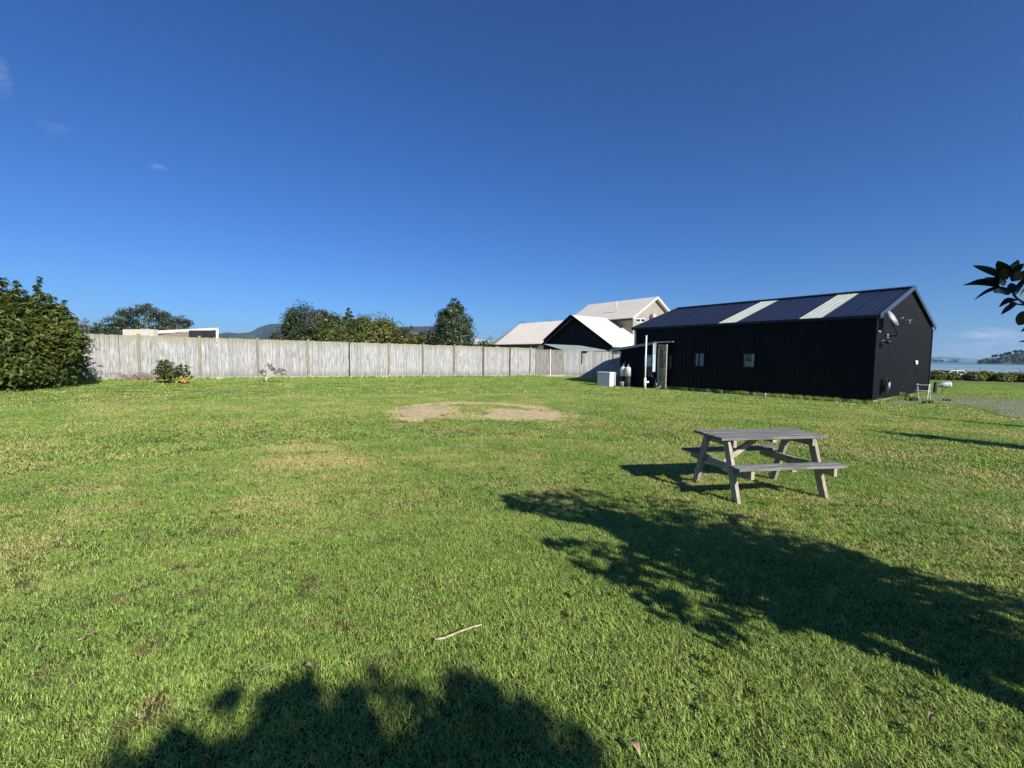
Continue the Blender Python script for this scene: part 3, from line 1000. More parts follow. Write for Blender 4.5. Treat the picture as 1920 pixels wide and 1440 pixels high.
for k, (px, py, dy) in enumerate(((340, 708, -.3), (344, 712, -.15), (350, 711, -.2), (342, 715, -.2), (305, 713, -.1), (354, 708, -.1), (347, 716, -.2))):
    q = P(px, py, o.y + dy)
    mb = MB()
    mb.lathe(q - Vector((0, 0, .042)), (0, 0, 1), [(0, .004), (.008, .022), (.024, .038), (.042, .043), (.06, .038), (.076, .022), (.084, .004)], 10)
    mb.build('orange', m_orange, sh, True)
for (px, py, lab) in ((305, 722, 'fallen orange lying on the grass in front of the citrus shrub'), (331, 719, 'fallen orange lying under the right side of the citrus shrub')):
    q = TG(px, py)
    mb = MB()
    mb.lathe(q, (0, 0, 1), [(0, .004), (.008, .022), (.024, .038), (.042, .043), (.06, .038), (.076, .022), (.084, .004)], 10)
    fo = mb.build('fallen_orange', m_orange, None, True)
    tag(fo, lab, 'orange', 'fallen oranges')

o = TG(500, 717)
sh = empty('pollard_shrub', o, 'small pale-trunked shrub with sparse olive leaves in front of the fence', 'shrub')
s_ = o.y / FPX
sh_l = []
for (px, py, w, h) in ((492, 697, 6, 5), (505, 687, 6, 6), (517, 699, 6, 5), (530, 697, 6, 7), (512, 692, 5, 4), (498, 703, 5, 4), (524, 693, 4, 4)):
    q = P(px, py, o.y)
    sh_l.append((q.x, q.y, q.z, w * s_, w * s_ * .8, h * s_))
mb = MB()
b0 = Vector(o)
for (px, py, r_) in ((494, 697, .02), (505, 692, .025), (518, 699, .018), (529, 700, .018), (488, 694, .015), (510, 696, .02)):
    e = P(px, py, o.y)
    m1 = b0 + Vector(((e.x - b0.x) * .15, vr.uniform(-.08, .08), (e.z - b0.z) * .55))
    mb.tube([b0 - Vector((0, 0, .05)), m1, e], [.045, .024, r_ * .5], 7)
mb.build('trunk', m_paletrunk, sh, True)
leafcloud('foliage', sh, m_olive, sh_l, 520, .07, 9, clump=5, shell=.2, aspect=.5, spread=.2, kind='stuff')

# ------------------------------------------------------------------ black shed
A = Vector((12.3, 14.9, .15))
Ld = Vector((-.6, .8, 0))
Wd = Vector((.8, .6, 0))
Z = Vector((0, 0, 1))
LEN, WID, EAVE, RIDGE = 9.95, 8.3, 3.0, 4.32
def S(u, v, z=0.0):
    return A + Ld * u + Wd * v + Z * z
def on_front(px, py):                            # (u, z) on the long front wall
    h = hit(px, py, A, Wd) - A
    return h.dot(Ld), h.z
def on_gable(px, py):
    h = hit(px, py, A, Ld) - A
    return h.dot(Wd), h.z

def ribbed(o, du, lu, dv, topf, nrm, pitch=.19, h=.022, z0=0.0, rw=.028, tw=.016):
    """trapezoid-ribbed steel sheet: profile along du, straight along dv, height topf(u)"""
    mb = MB()
    prof = []
    u = 0.0
    while u < lu - 1e-6:
        for a, hh in ((0, 0), (pitch - 2 * rw - tw, 0), (pitch - rw - tw, h), (pitch - rw, h)):
            if u + a <= lu:
                prof.append((u + a, hh))
        u += pitch
    prof.append((lu, 0))
    for (u, hh) in prof:
        t = topf(u)
        mb.v.append(tuple(o + du * u + dv * z0 + nrm * hh))
        mb.v.append(tuple(o + du * u + dv * t + nrm * hh))
    for i in range(len(prof) - 1):
        mb.f.append((2 * i, 2 * i + 2, 2 * i + 3, 2 * i + 1))
    return mb

shed = empty('black_shed', S(LEN / 2, WID / 2), 'long black ribbed-steel shed with two pale skylight strips in its roof', 'shed')
slope = math.atan2(RIDGE - EAVE, WID / 2)
rise = lambda v: EAVE + (RIDGE - EAVE) * (1 - abs(v - WID / 2) / (WID / 2))
ribbed(S(0, 0), Ld, LEN, Z, lambda u: EAVE, -Wd, z0=.13).build('wall', m_black, shed)
ribbed(S(0, 0), Wd, WID, Z, rise, -Ld, z0=.13).build('gable_wall', m_black, shed, label='ribbed black gable wall facing the gravel')
ribbed(S(0, WID), Ld, LEN, Z, lambda u: EAVE, Wd, z0=.13).build('wall', m_black, shed)
ribbed(S(LEN, 0), Wd, WID, Z, rise, Ld, z0=.13).build('gable_wall', m_black, shed)
mb = MB(); mb.obox(S(0, 0), Ld, Wd, Z, (-.05, LEN + .05), (-.05, WID + .05), (-.25, .125))
mb.build('foundation', m_conc, shed)
# roof sheets, each its own piece
SL = math.hypot(WID / 2, RIDGE - EAVE) + .06
u1 = on_front(1380, 606)[0]; u1b = on_front(1346, 607)[0]
u2 = on_front(1541, 598)[0]; u2b = on_front(1499, 599)[0]
ups = Vector(Wd) * math.cos(slope) + Z * math.sin(slope)
nrm = -Wd * math.sin(slope) + Z * math.cos(slope)
edge = [-.08, .5 * u2, u2, u2b, (u2b * 2 + u1) / 3, (u2b + 2 * u1) / 3, u1, u1b]
k = int(round((LEN + .08 - u1b) / .85))
edge += [u1b + (LEN + .08 - u1b) * (i + 1) / k for i in range(k)]
for i in range(len(edge) - 1):
    a, b_ = edge[i], edge[i + 1]
    sky_ = (abs(a - u2) < 1e-6) or (abs(a - u1) < 1e-6)
    st = S(a, 0, EAVE + .045) - ups * .09
    mb = ribbed(st, Ld, b_ - a, ups, lambda u: SL + .03, nrm, .19, .013 if sky_ else .020)
    mb.build('skylight' if sky_ else 'roof_sheet', m_skylight if sky_ else m_roofblue, shed)
    upb = -Wd * math.cos(slope) + Z * math.sin(slope)
    nb = Wd * math.sin(slope) + Z * math.cos(slope)
    mb = ribbed(S(a, WID, EAVE + .045) - upb * .09, Ld, b_ - a, upb, lambda u: SL + .03, nb, .19, .03)
    mb.build('roof_sheet', m_roofblue, shed)
mb = MB()
for sgn in (-1, 1):
    q = S(-.1, WID / 2, RIDGE + .10)
    d = Wd * sgn * math.cos(slope) - Z * math.sin(slope)
    mb.slab([q, q + d * .2, q + d * .2 + Ld * (LEN + .2), q + Ld * (LEN + .2)], Z, .012)
mb.build('ridge_cap', m_roofblue, shed)
# barge flashings on the gables: pale towards the camera
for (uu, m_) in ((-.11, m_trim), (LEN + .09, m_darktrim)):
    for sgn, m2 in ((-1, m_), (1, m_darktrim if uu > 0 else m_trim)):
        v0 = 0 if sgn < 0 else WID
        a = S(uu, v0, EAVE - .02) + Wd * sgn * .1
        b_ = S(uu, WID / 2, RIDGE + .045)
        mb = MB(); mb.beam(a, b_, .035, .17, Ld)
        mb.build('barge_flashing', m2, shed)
mb = MB(); mb.obox(S(-.05, -.02, EAVE - .05), Ld, Wd, Z, (0, LEN + .1), (-.14, -.01), (-.02, .085))
mb.build('gutter', m_darktrim, shed)
mb = MB(); mb.obox(S(0, 0), Ld, Wd, Z, (-.03, .06), (-.035, .06), (.12, EAVE - .07))
mb.build('corner_flashing', m_black, shed)
mb = MB(); mb.obox(S(0, WID), Ld, Wd, Z, (-.04, .06), (-.06, .04), (.12, EAVE - .05))
mb.build('corner_flashing', m_darktrim, shed)
mb = MB(); mb.tube([S(LEN - .15, -.08, EAVE - .1), S(LEN - .15, -.08, .2)], .045, 10)
mb.build('downpipe', m_grey, shed, True)

def window(parent, px0, px1, py0, py1, kind):
    (ua, za), (ub, zb) = on_front(px0, py0), on_front(px1, py1)
    u_hi, u_lo = max(ua, ub), min(ua, ub)
    z_hi, z_lo = max(za, zb), min(za, zb)
    mb = MB()
    o = S(0, 0)
    t = .035
    for (x, z) in (((u_lo - t, u_hi + t), (z_hi, z_hi + t)), ((u_lo - t, u_hi + t), (z_lo - t, z_lo)), ((u_lo - t, u_lo), (z_lo, z_hi)), ((u_hi, u_hi + t), (z_lo, z_hi))):
        mb.obox(o, Ld, Wd, Z, x, (-.10, -.024), z)
    f = mb.build('window', m_darktrim, parent)
    if kind == 'curtain':
        um = u_lo + (u_hi - u_lo) * .62
        mb = MB(); mb.obox(o, Ld, Wd, Z, (u_lo + .005, um - .05), (-.05, -.035), (z_lo + .005, z_hi - .005))
        mb.obox(o, Ld, Wd, Z, (um + .03, u_hi - .005), (-.05, -.035), (z_lo + .005, z_hi - .005))
        mb.build('curtain', m_curtain, f)
    elif kind == 'towel':
        zm = z_lo + (z_hi - z_lo) * .42
        mb = MB(); mb.obox(o, Ld, Wd, Z, (u_lo + .02, u_hi - .02), (-.055, -.035), (z_lo + .01, zm))
        mb.build('cloth', m_towel, f)
        mb = MB(); mb.obox(o, Ld, Wd, Z, (u_lo + .01, u_lo + .07), (-.055, -.035), (zm + .003, z_hi - .01))
        mb.obox(o, Ld, Wd, Z, (u_hi - .07, u_hi - .01), (-.055, -.035), (zm + .003, z_hi - .01))
        mb.build('curtain', m_curtain, f)
    m_pane = m_thinglass
    mb = MB(); mb.obox(o, Ld, Wd, Z, (u_lo + .001, u_hi - .001), (-.08, -.074), (z_lo + .001, z_hi - .001))
    mb.build('pane', m_pane, f)

m_thinglass, t, b = newmat('thin_glass')
gl = t.nodes.new('ShaderNodeBsdfGlossy'); gl.inputs['Roughness'].default_value = .03
tp = t.nodes.new('ShaderNodeBsdfTransparent'); tp.inputs[0].default_value = (.85, .9, .92, 1)
mx = t.nodes.new('ShaderNodeMixShader'); mx.inputs[0].default_value = .10
link(t, tp.outputs[0], mx.inputs[1]); link(t, gl.outputs[0], mx.inputs[2])
link(t, mx.outputs[0], t.nodes['Material Output'].inputs[0])
window(shed, 1306, 1321, 663, 686, 'curtain')
window(shed, 1397, 1415, 664, 688, 'towel')

# things on and by the gable end
def gab(px, py, off=.0):
    return hit(px, py, A - Ld * off, Ld)
# satellite dish on a mast
c = gab(1673, 597, .30)
w0 = gab(1663, 630, .03)
dish = empty('satellite_dish', w0, 'large white satellite dish on the gable wall under the roof edge', 'satellite dish')
face = Vector((-.20, -.97, .30)).normalized()
face = (Vector((.47, -.76, .45))).normalized()
sz = c.y / FPX
mb = MB()
prof = []
Rr = .28
for i in range(9):
    q = i / 8
    prof.append((.06 * q * q, Rr * q))
for i in range(8, -1, -1):
    q = i / 8
    prof.append((.06 * q * q - .012, Rr * q))
mb.lathe(c - face * .03, face, [(a, b_) for a, b_ in prof], 28)
mb.build('reflector', m_dish, dish, True)
mb = MB()
mb.tube([w0, w0 - Ld * .25, w0 - Ld * .28 + Z * .1, c - face * .06], .022, 8)
mb.build('mast', m_darktrim, dish, True)
mb = MB(); mb.obox(w0, Ld, Wd, Z, (-.03, .0), (-.09, .09), (-.07, .07)); mb.build('wall_bracket', m_grey, dish)
mb = MB(); e = c + face * .33 - Z * .14
mb.tube([c - Z * .3, e], .012, 6); mb.build('feed_arm', m_darktrim, dish, True)
mb = MB(); mb.lathe(e, -face, [(0, .02), (.03, .03), (.09, .022)], 10); mb.build('feed_horn', m_grey, dish, True)
# small aerial
w0 = gab(1694, 608, .03)
ae = empty('small_aerial', w0, 'small white aerial on the gable wall right of the satellite dish', 'aerial')
mb = MB(); mb.tube([w0, w0 - Ld * .18, w0 - Ld * .18 + Z * .16], .012, 6); mb.build('bracket', m_grey, ae)
mb = MB(); q = w0 - Ld * .18 + Z * .15; mb.tube([q - Wd * .16, q + Wd * .16], .014, 6)
for k in range(4):
    mb.tube([q + Wd * (-.14 + k * .09) - Ld * .09, q + Wd * (-.14 + k * .09) + Ld * .09], .006, 5)
mb.build('elements', m_whitedull, ae)
w0 = gab(1716, 680, .03)
mb = MB(); mb.lathe(w0, -Ld, [(0, .10), (.04, .10), (.07, .085), (.085, .03)], 18)
tag(mb.build('round_vent', m_white, None, True), 'small round white vent cover low on the right of the gable wall', 'vent')
w0 = gab(1645, 622, .03)
mb = MB(); mb.lathe(w0, -Ld, [(0, .04), (.05, .045), (.09, .03)], 12)
tag(mb.build('wall_lamp', m_grey, None, True), 'small grey fitting on the gable wall beside its left corner', 'wall lamp')
w0 = gab(1653, 639, .03)
wl = empty('flood_lamp', w0, 'dark twin flood lamp on the gable wall below the satellite dish', 'flood lamp')
mb = MB(); mb.tube([w0, w0 - Ld * .14], .02, 8); mb.build('arm', m_grey, wl)
for sg in (-1, 1):
    mb = MB(); mb.lathe(w0 - Ld * .14 + Wd * sg * .02, (Wd * sg * .9 - Z * .5 - Ld * .4), [(0, .03), (.1, .055), (.14, .06), (.15, .05)], 12)
    mb.build('lamp_head', m_darktrim, wl, True)
w0 = gab(1655, 722, .05)
hr = empty('hose_reel', w0, 'black hose coiled on a reel low on the gable wall near its left corner', 'hose reel')
mb = MB()
for k in range(4):
    pts = []
    for i in range(21):
        t_ = 2 * math.pi * i / 20
        rr_ = .20 + .02 * (k % 2)
        pts.append(w0 - Ld * (.03 + .035 * k) + Wd * rr_ * math.cos(t_) * .8 + Z * (rr_ * 1.2 * math.sin(t_)))
    mb.tube(pts, .016, 6, False)
mb.build('hose', m_rubber, hr, True)
mb = MB(); mb.lathe(w0, -Ld, [(0, .1), (.02, .1), (.03, .05), (.17, .05), (.18, .12), (.19, .12)], 14); mb.build('drum', m_grey, hr, True)

# step stool leaning by the gable
q = TG(1733, 749)
st = empty('step_stool', q, 'white two-step folding stool standing on gravel by the gable', 'stool')
for sg in (-.17, .17):
    mb = MB(); mb.tube([q + Wd * .1 * sg + Ld * sg, q + Ld * sg - Wd * .32 + Z * .62], .014, 6); mb.build('leg', m_pvc, st)
    mb = MB(); mb.tube([q - Wd * .50 + Ld * sg, q + Ld * sg - Wd * .32 + Z * .62], .012, 6); mb.build('leg', m_pvc, st)
for zz, off in ((.56, .36), (.34, .46)):
    mb = MB(); mb.obox(q - Wd * off, Ld, Wd, Z, (-.19, .19), (-.14, .10), (zz, zz + .03)); mb.build('step', m_whitedull, st)
# rounded drum on a stake
q = TG(1752, 739)
dr = empty('stake_drum', q, 'rounded grey and white drum fixed to a dark stake beyond the shed corner', 'drum')
mb = MB(); mb.tube([q - Z * .05, q + Vector((.03, 0, .55))], [.075, .06], 8); mb.build('stake', m_darkpost, dr)
c0 = q + Vector((.12, 0, .43))
mb = MB(); mb.lathe(c0, (1, 0, .04), [(0, .03), (.06, .04), (.1, .09), (.2, .13), (.34, .145), (.42, .14)], 18); mb.build('cage', m_grey, dr, True)
mb = MB(); mb.lathe(c0 + Vector((.423, 0, .017)), (1, 0, .04), [(0, .15), (.05, .15), (.1, .13), (.15, .08), (.17, .01)], 18); mb.build('cover', m_whitedull, dr, True)
mb = MB(); mb.tube([c0, q + Vector((0, 0, .42))], .025, 6); mb.build('arm', m_grey, dr)
mb = MB(); mb.tube([c0 + Vector((.25, 0, -.16)), c0 + Vector((.22, 0, -.45))], .014, 5); mb.build('leg', m_darkpost, dr)

# short white pipe in front of the wall
q = TG(1434, 748)
mb = MB(); mb.lathe(q - Z * .03, Z, [(0, .035), (.20, .035), (.205, .045), (.23, .045)], 12)
tag(mb.build('short_pipe', m_whitedull, None, True), 'short pale pipe stub rising from the grass before the long shed wall', 'pipe')

# weeds along the shed foot
def weed(px, py, h, n, lab, spr=.18, mat=None):
    q = TG(px, py)
    o = empty('weed', q, lab, 'weed', 'weeds by the shed')
    rgw = random.Random(int(px * 7 + py))
    mb = MB()
    for k in range(n):
        a = rgw.uniform(0, 6.28); l = rgw.uniform(.5, 1) * h
        b0 = q + Vector((rgw.uniform(-spr, spr), rgw.uniform(-spr, spr), -.02)) * .6
        t_ = b0 + Vector((math.cos(a) * l * .35, math.sin(a) * l * .35, l))
        side = Vector((-math.sin(a), math.cos(a), 0)) * (.012 + .01 * rgw.random())
        m1 = b0.lerp(t_, .5) + Z * .08 * l
        i = len(mb.v)
        mb.v += [tuple(b0 - side), tuple(b0 + side), tuple(m1 + side * 1.3), tuple(m1 - side * 1.3), tuple(t_)]
        mb.f += [(i, i + 1, i + 2, i + 3), (i + 3, i + 2, i + 4)]
    mb.build('leaves', mat or m_weed, o, kind='stuff')
for i, (px, py, h, n_, lab) in enumerate(((1668, 748, .5, 40, 'tall thin weed against the gable wall below the hose reel'), (1680, 747, .6, 50, 'tallest weed tuft by the left part of the gable foot'), (1692, 749, .35, 40, 'weed tuft at the middle of the gable foot'),
        (1712, 752, .22, 60, 'low weed tuft on gravel left of the stool'), (1738, 757, .18, 70, 'flat weed tuft on gravel in front of the stool'), (1775, 752, .12, 50, 'flat weed tuft on gravel right of the stool'),
        (1290, 731, .28, 40, 'weed tuft at the wall foot right of the old door'), (1272, 730, .35, 40, 'weed tuft close beside the old door'), (1350, 738, .2, 40, 'weed tuft under the first shed window'), (1398, 742, .18, 40, 'weed tuft under the second shed window'))):
    weed(px, py, h, n_, lab)

# ------------------------------------------------------------------ lean-to at the far end of the shed
uR = on_front(1251, 700)[0]
V0 = -.22                                         # how far it stands out from the shed wall
def on_lean(px, py):
    h = hit(px, py, S(0, V0), Wd) - A
    return h.dot(Ld), h.z
uD0, zD0 = on_lean(1252, 646)
uD1, zD1 = on_lean(1233, 727)
uE, zE = on_lean(1162, 690)
uRf0, zRf0 = on_lean(1232, 641.5)
uRf1, zRf1 = on_lean(1146, 656)
lean = empty('lean_to', S(uE, V0), 'black lean-to with a sloping grey roof edge against the far end of the shed', 'lean-to')
zt = lambda u: zRf0 + (zRf1 - zRf0) * (u - uRf0) / (uRf1 - uRf0) - .06
u_lo = uD0
ribbed(S(u_lo, V0), Ld, uE - u_lo, Z, lambda u: zt(u + u_lo), -Wd, .15, .012).build('wall', m_blackdull, lean)
mb = MB(); mb.slab([S(u_lo, V0 + .012, 0), S(u_lo, -.03, 0), S(u_lo, -.03, zt(u_lo)), S(u_lo, V0 + .012, zt(u_lo))], Ld, .04); mb.build('wall', m_blackdull, lean)
mb = MB(); mb.slab([S(uE, V0 + .012, 0), S(uE, 2.2, 0), S(uE, 2.2, zt(uE)), S(uE, V0 + .012, zt(uE))], -Ld, .04); mb.build('wall', m_blackdull, lean)
mb = MB(); mb.slab([S(uRf0 - .02, V0 - .12, zt(uRf0) + .012), S(uRf1, V0 - .12, zt(uRf1) + .012), S(uRf1, 2.3, zt(uRf1) + .012), S(LEN + .03, 2.3, zt(LEN) + .012), S(LEN + .03, -.035, zt(LEN) + .012), S(uRf0 - .02, -.035, zt(uRf0) + .012)], Z, .04)
mb.build('roof', m_greyroof, lean)
mb = MB(); mb.beam(S(uRf0, V0 - .15, zt(uRf0) + .02), S(uRf1, V0 - .15, zt(uRf1) + .02), .05, .12, Wd); mb.build('fascia', m_grey, lean)
ue, ze = on_lean(1266, 640)
mb = MB(); mb.beam(S(uRf0 - .02, V0 - .15, zt(uRf0) + .05), S(ue, V0 - .15, ze - .02), .05, .035, Wd); mb.build('fascia', m_pvc, lean)
mb = MB(); mb.obox(S(uRf1 - .1, V0 - .1, zt(uRf1) - .12), Ld, Wd, Z, (-.65, .0), (-.02, .06), (-.03, .05)); mb.build('gutter', m_whitedull, lean)
# door
mb = MB()
dw = uD1 - uD0
zd = zD0
for x, z in (((uD0, uD0 + .07), (0.02, zd)), ((uD1 - .05, uD1), (0.02, zd)), ((uD0 + .07, uD1 - .05), (zd - .08, zd))):
    mb.obox(S(0, V0), Ld, Wd, Z, x, (-.07, -.012), z)
door = mb.build('door_frame', m_doorframe, lean)
mb = MB()
x0, x1 = uD0 + .072, uD1 - .052
gz0, gz1 = zd * .46, zd - .24
mb.obox(S(0, V0), Ld, Wd, Z, (x0, x1), (-.05, -.02), (.03, gz0))
mb.obox(S(0, V0), Ld, Wd, Z, (x0, x1), (-.05, -.02), (gz1, zd - .085))
mb.obox(S(0, V0), Ld, Wd, Z, (x0, x0 + .06), (-.05, -.02), (gz0, gz1))
mb.obox(S(0, V0), Ld, Wd, Z, (x1 - .05, x1), (-.05, -.02), (gz0, gz1))
dl = mb.build('door', m_olddoor, lean)
mb = MB(); mb.obox(S(0, V0), Ld, Wd, Z, (x0 + .062, x1 - .052), (-.04, -.03), (gz0 + .002, gz1 - .002)); mb.build('pane', m_glassdark, dl)
mb = MB(); mb.obox(S(0, V0), Ld, Wd, Z, (x0 + .02, x1 - .01), (-.065, -.05), (gz0 - .04, gz0)); mb.build('door_rail', m_doorframe, dl)
mb = MB(); mb.lathe(S(x0 + .03, V0 - .05, gz0 * .95), -Wd, [(0, .012), (.03, .012), (.04, .028), (.06, .02)], 10); mb.build('handle', m_grey, dl, True)
# bluish window right of the door (on the shed wall)
mb = MB(); ua, za = on_front(1253, 666); ub, zb = on_front(1260, 691)
mb.obox(S(0, 0), Ld, Wd, Z, (min(ua, ub), max(ua, ub)), (-.07, -.024), (zb, za)); mb.build('bluish_window', plain('blue_window_panel', (.05, .06, .10), .5, .4), shed)
# pale blue screen panel
ua, za = on_lean(1232, 643); ub, zb = on_lean(1227, 697)
mb = MB()
mb.slab([S(ua, V0 - .06, zb), S(ua, V0 - .30, zb + .0), S(ua, V0 - .30, za - .02), S(ua, V0 - .06, za - .02)], Ld, .03)
mb.build('screen_panel', m_panel, lean)
# water heater
ua, za = on_lean(1213, 666); ub, zb = on_lean(1225, 687)
u0_, u1_ = min(ua, ub), max(ua, ub)
wh = empty('water_heater', S((u0_ + u1_) / 2, V0, zb), 'pale blue-grey gas water heater box on the lean-to wall', 'water heater')
mb = MB(); mb.obox(S(0, V0), Ld, Wd, Z, (u0_, u1_), (-.20, -.015), (zb, za)); mb.build('casing', m_heater, wh)
mb = MB(); mb.obox(S(0, V0), Ld, Wd, Z, (u0_ + .06, u1_ - .06), (-.21, -.2), (za - .09, za - .05)); mb.build('flue_grille', m_darktrim, wh)
mb = MB(); mb.obox(S(0, V0), Ld, Wd, Z, (u0_ + .05, u1_ - .05), (-.208, -.2), (zb + .1, zb + .12)); mb.build('label_plate', m_grey, wh)
mb = MB()
for k in range(3):
    mb.tube([S(u0_ + .08 + .08 * k, V0 - .1, zb), S(u0_ + .08 + .08 * k, V0 - .05, zb - .5)], .011, 6)
mb.build('pipes', m_grey, wh)
# gas bottles
for i, px in enumerate((1176, 1185)):
    ub, _ = on_lean(px, 700)
    q = S(ub, V0 - .32, 0); q.z = Tz(q.x, q.y)
    gb = empty('gas_bottle', q, ['left pale gas bottle of the pair against the lean-to', 'right pale gas bottle of the pair against the lean-to'][i], 'gas bottle', 'pair of gas bottles by the lean-to')
    mb = MB(); mb.lathe(q, Z, [(.03, .15), (.05, .165), (.55, .165)], 18); mb.build('lower_body', m_rubber, gb, True)
    mb = MB(); mb.lathe(q, Z, [(.552, .165), (.92, .165), (1.0, .14), (1.05, .08), (1.06, .03)], 18); mb.build('upper_body', m_steelbottle, gb, True)
    mb = MB(); mb.lathe(q, Z, [(1.06, .03), (1.12, .03), (1.13, .05), (1.16, .05)], 10); mb.build('valve', m_grey, gb, True)
    mb = MB(); mb.lathe(q, Z, [(0.0, .14), (.03, .14)], 18); mb.build('foot_ring', m_grey, gb)
    mb = MB(); mb.tube([q + Z * 1.12, q + Z * 1.32 + Wd * .15, q + Z * 1.35 + Wd * .28], .01, 6); mb.build('hose', m_rubber, gb)
# vent pipe with a tee at its foot
q = TG(1209, 729)
zt_ = P(1209, 630, q.y).z
vp = empty('drain_pipe', q, 'tall white drain pipe with a tee joint in front of the lean-to', 'pipe')
mb = MB(); mb.tube([q - Z * .02, Vector((q.x, q.y, zt_))], .036, 12); mb.build('riser', m_pvc, vp, True)
mb = MB(); mb.tube([q - Z * .02, q + Z * .52], .062, 12); mb.tube([q + Z * .30, q + Z * .34 + Vector((.17, -.05, 0))], .05, 10); mb.build('tee_joint', m_pvc, vp, True)
mb = MB(); mb.tube([Vector((q.x, q.y, zt_)), Vector((q.x, q.y, zt_ + .03))], .045, 12); mb.build('cap', m_pvc, vp, True)
# bucket & clutter
q = TG(1166, 726)
bk = empty('grey_bucket', q, 'small grey bucket left of the gas bottles by the lean-to', 'bucket')
mb = MB(); mb.lathe(q, Z, [(0, .09), (.26, .12), (.28, .125), (.281, .115), (.03, .085)], 14); mb.build('body', m_grey, bk, True)
mb = MB(); mb.tube([q + Z * .26 + Wd * .12, q + Z * .42, q + Z * .26 - Wd * .12], .005, 5); mb.build('handle', m_rubber, bk)
q = TG(1243, 729)
hs_ = empty('coiled_hose', q, 'heap of pale hose and rope at the foot of the old door', 'hose')
mb = MB()
hr_ = random.Random(3)
for k in range(5):
    c_ = q + Vector((hr_.uniform(-.3, .25), hr_.uniform(-.1, .1), .03))
    pts = [c_ + Vector((math.cos(t_ * .7 + k) * hr_.uniform(.1, .2), math.sin(t_ * .7 + k) * .12, .02 * k + .02 * t_ * hr_.random())) for t_ in range(14)]
    mb.tube(pts, .014, 5)
mb.tube([q + Vector((.15, 0, .03)), q + Vector((.2, .02, .2)), q + Vector((.14, .02, .3)), q + Vector((.22, 0, .22))], .02, 6)
mb.build('coils', m_pvc, hs_, True)
q = TG(1233, 728)
br = empty('metal_frame', q, 'dark tangled metal frame with bent rods beside the old door', 'metal frame')
mb = MB()
for k in range(9):
    a_ = q + Vector((hr_.uniform(-.25, .1), hr_.uniform(-.1, .1), 0))
    mb.tube([a_, a_ + Vector((hr_.uniform(-.2, .2), 0, hr_.uniform(.3, .6))), a_ + Vector((hr_.uniform(-.3, .2), .05, hr_.uniform(.5, .8)))], .012, 5)
mb.build('rods', m_grey, br)

# white cabinet left of the lean-to
q = TG(1143, 725)
cz = Tz(q.x, q.y)
s_ = q.y / FPX
fz = empty('chest_freezer', q, 'white chest freezer standing on the grass left of the lean-to', 'freezer')
fa = P(1143, 724, q.y)
wl_, wr_ = .62, .62
h_ = 27 * s_
mb = MB(); mb.obox(Vector((q.x, q.y, cz)), Ld, Wd, Z, (0, .85), (0, .46), (.0, h_ - .08)); body = mb.build('body', m_white, fz)
mb = MB(); mb.obox(Vector((q.x, q.y, cz)), Ld, Wd, Z, (-.012, .862), (-.012, .472), (h_ - .075, h_)); lid = mb.build('lid', m_white, fz)
for ob in (body, lid):
    md = ob.modifiers.new('bevel', 'BEVEL'); md.width = .015; md.segments = 2

# ------------------------------------------------------------------ picnic table
tx, ty = 3.10, 5.43
ang = math.atan2(.17, .985)
pt = empty('picnic_table', (tx, ty, Tz(tx, ty)), 'weathered grey picnic table with attached benches on the lawn', 'picnic table', rz=ang)
def tpart(name, mb, mat, bev=.004):
    me = bpy.data.meshes.new(name); me.from_pydata([tuple(v) for v in mb.v], [], mb.f); me.update(); me.materials.append(mat)
    o = bpy.data.objects.new(name, me); COL.objects.link(o); o.parent = pt
    md = o.modifiers.new('bevel', 'BEVEL'); md.width = bev; md.segments = 2
    return o
ZT = .735
e, c, z = Vector((1, 0, 0)), Vector((0, 1, 0)), Z
O0 = Vector((0, 0, 0))
pr = random.Random(2)
npl = 5; hw = .285
for k in range(npl):                              # top planks
    w = 2 * hw / npl
    y0 = -hw + k * w
    mb = MB(); mb.obox(O0, e, c, z, (-.72 + pr.uniform(-.008, .008), .71 + pr.uniform(-.008, .008)), (y0 + .004, y0 + w - .004), (ZT - .032 + pr.uniform(-.002, .002), ZT + pr.uniform(-.002, .003)))
    tpart('plank', mb, m_plank)
for sg in (-1, 1):                                # benches: two planks each
    for k in range(2):
        y0 = sg * .49 - .095 + k * .097
        mb = MB(); mb.obox(O0, e, c, z, (-.69 + pr.uniform(-.01, .01), .70 + pr.uniform(-.01, .01)), (y0, y0 + .091), (.412, .442 + pr.uniform(-.002, .002)))
        tpart('bench_plank', mb, m_plank)
for xs_ in (-1, 1):
    xx = xs_ * .58
    for sg in (-1, 1):                            # splayed legs
        xl = xx + xs_ * .0
        mb = MB(); mb.beam((xl, sg * .415, -.02), (xl, sg * .185, ZT - .036), .045, .092, (1, 0, 0))
        tpart('leg', mb, m_frame)
    for sg in (-1, 1):
        for zb_ in (.365, ZT - .08):
            yb_ = sg * (.415 - (.415 - .185) * (zb_ + .02) / (ZT - .016))
            mb = MB(); mb.lathe((xx + xs_ * .0225, yb_, zb_), (xs_, 0, 0), [(0, .013), (.006, .013), (.009, .006)], 8)
            tpart('bolt', mb, m_grey, .0005)
    xi = xx - xs_ * .047
    mb = MB(); mb.obox(O0, e, c, z, (xi - .0225, xi + .0225), (-.275, .275), (ZT - .125, ZT - .035)); tpart('top_bearer', mb, m_frame)
    mb = MB(); mb.obox(O0, e, c, z, (xi - .0225, xi + .0225), (-.585, .585), (.315, .41)); tpart('bench_bearer', mb, m_frame)
    if xs_ < 0:
        mb = MB(); mb.beam((xi - xs_ * .03, 0, .36), (xx * .06, 0, ZT - .065), .04, .065, (0, 1, 0)); tpart('brace', mb, m_frame)
mb = MB(); mb.obox(O0, e, c, z, (-.03, .03), (-.27, .27), (ZT - .075, ZT - .036)); tpart('batten', mb, m_frame)
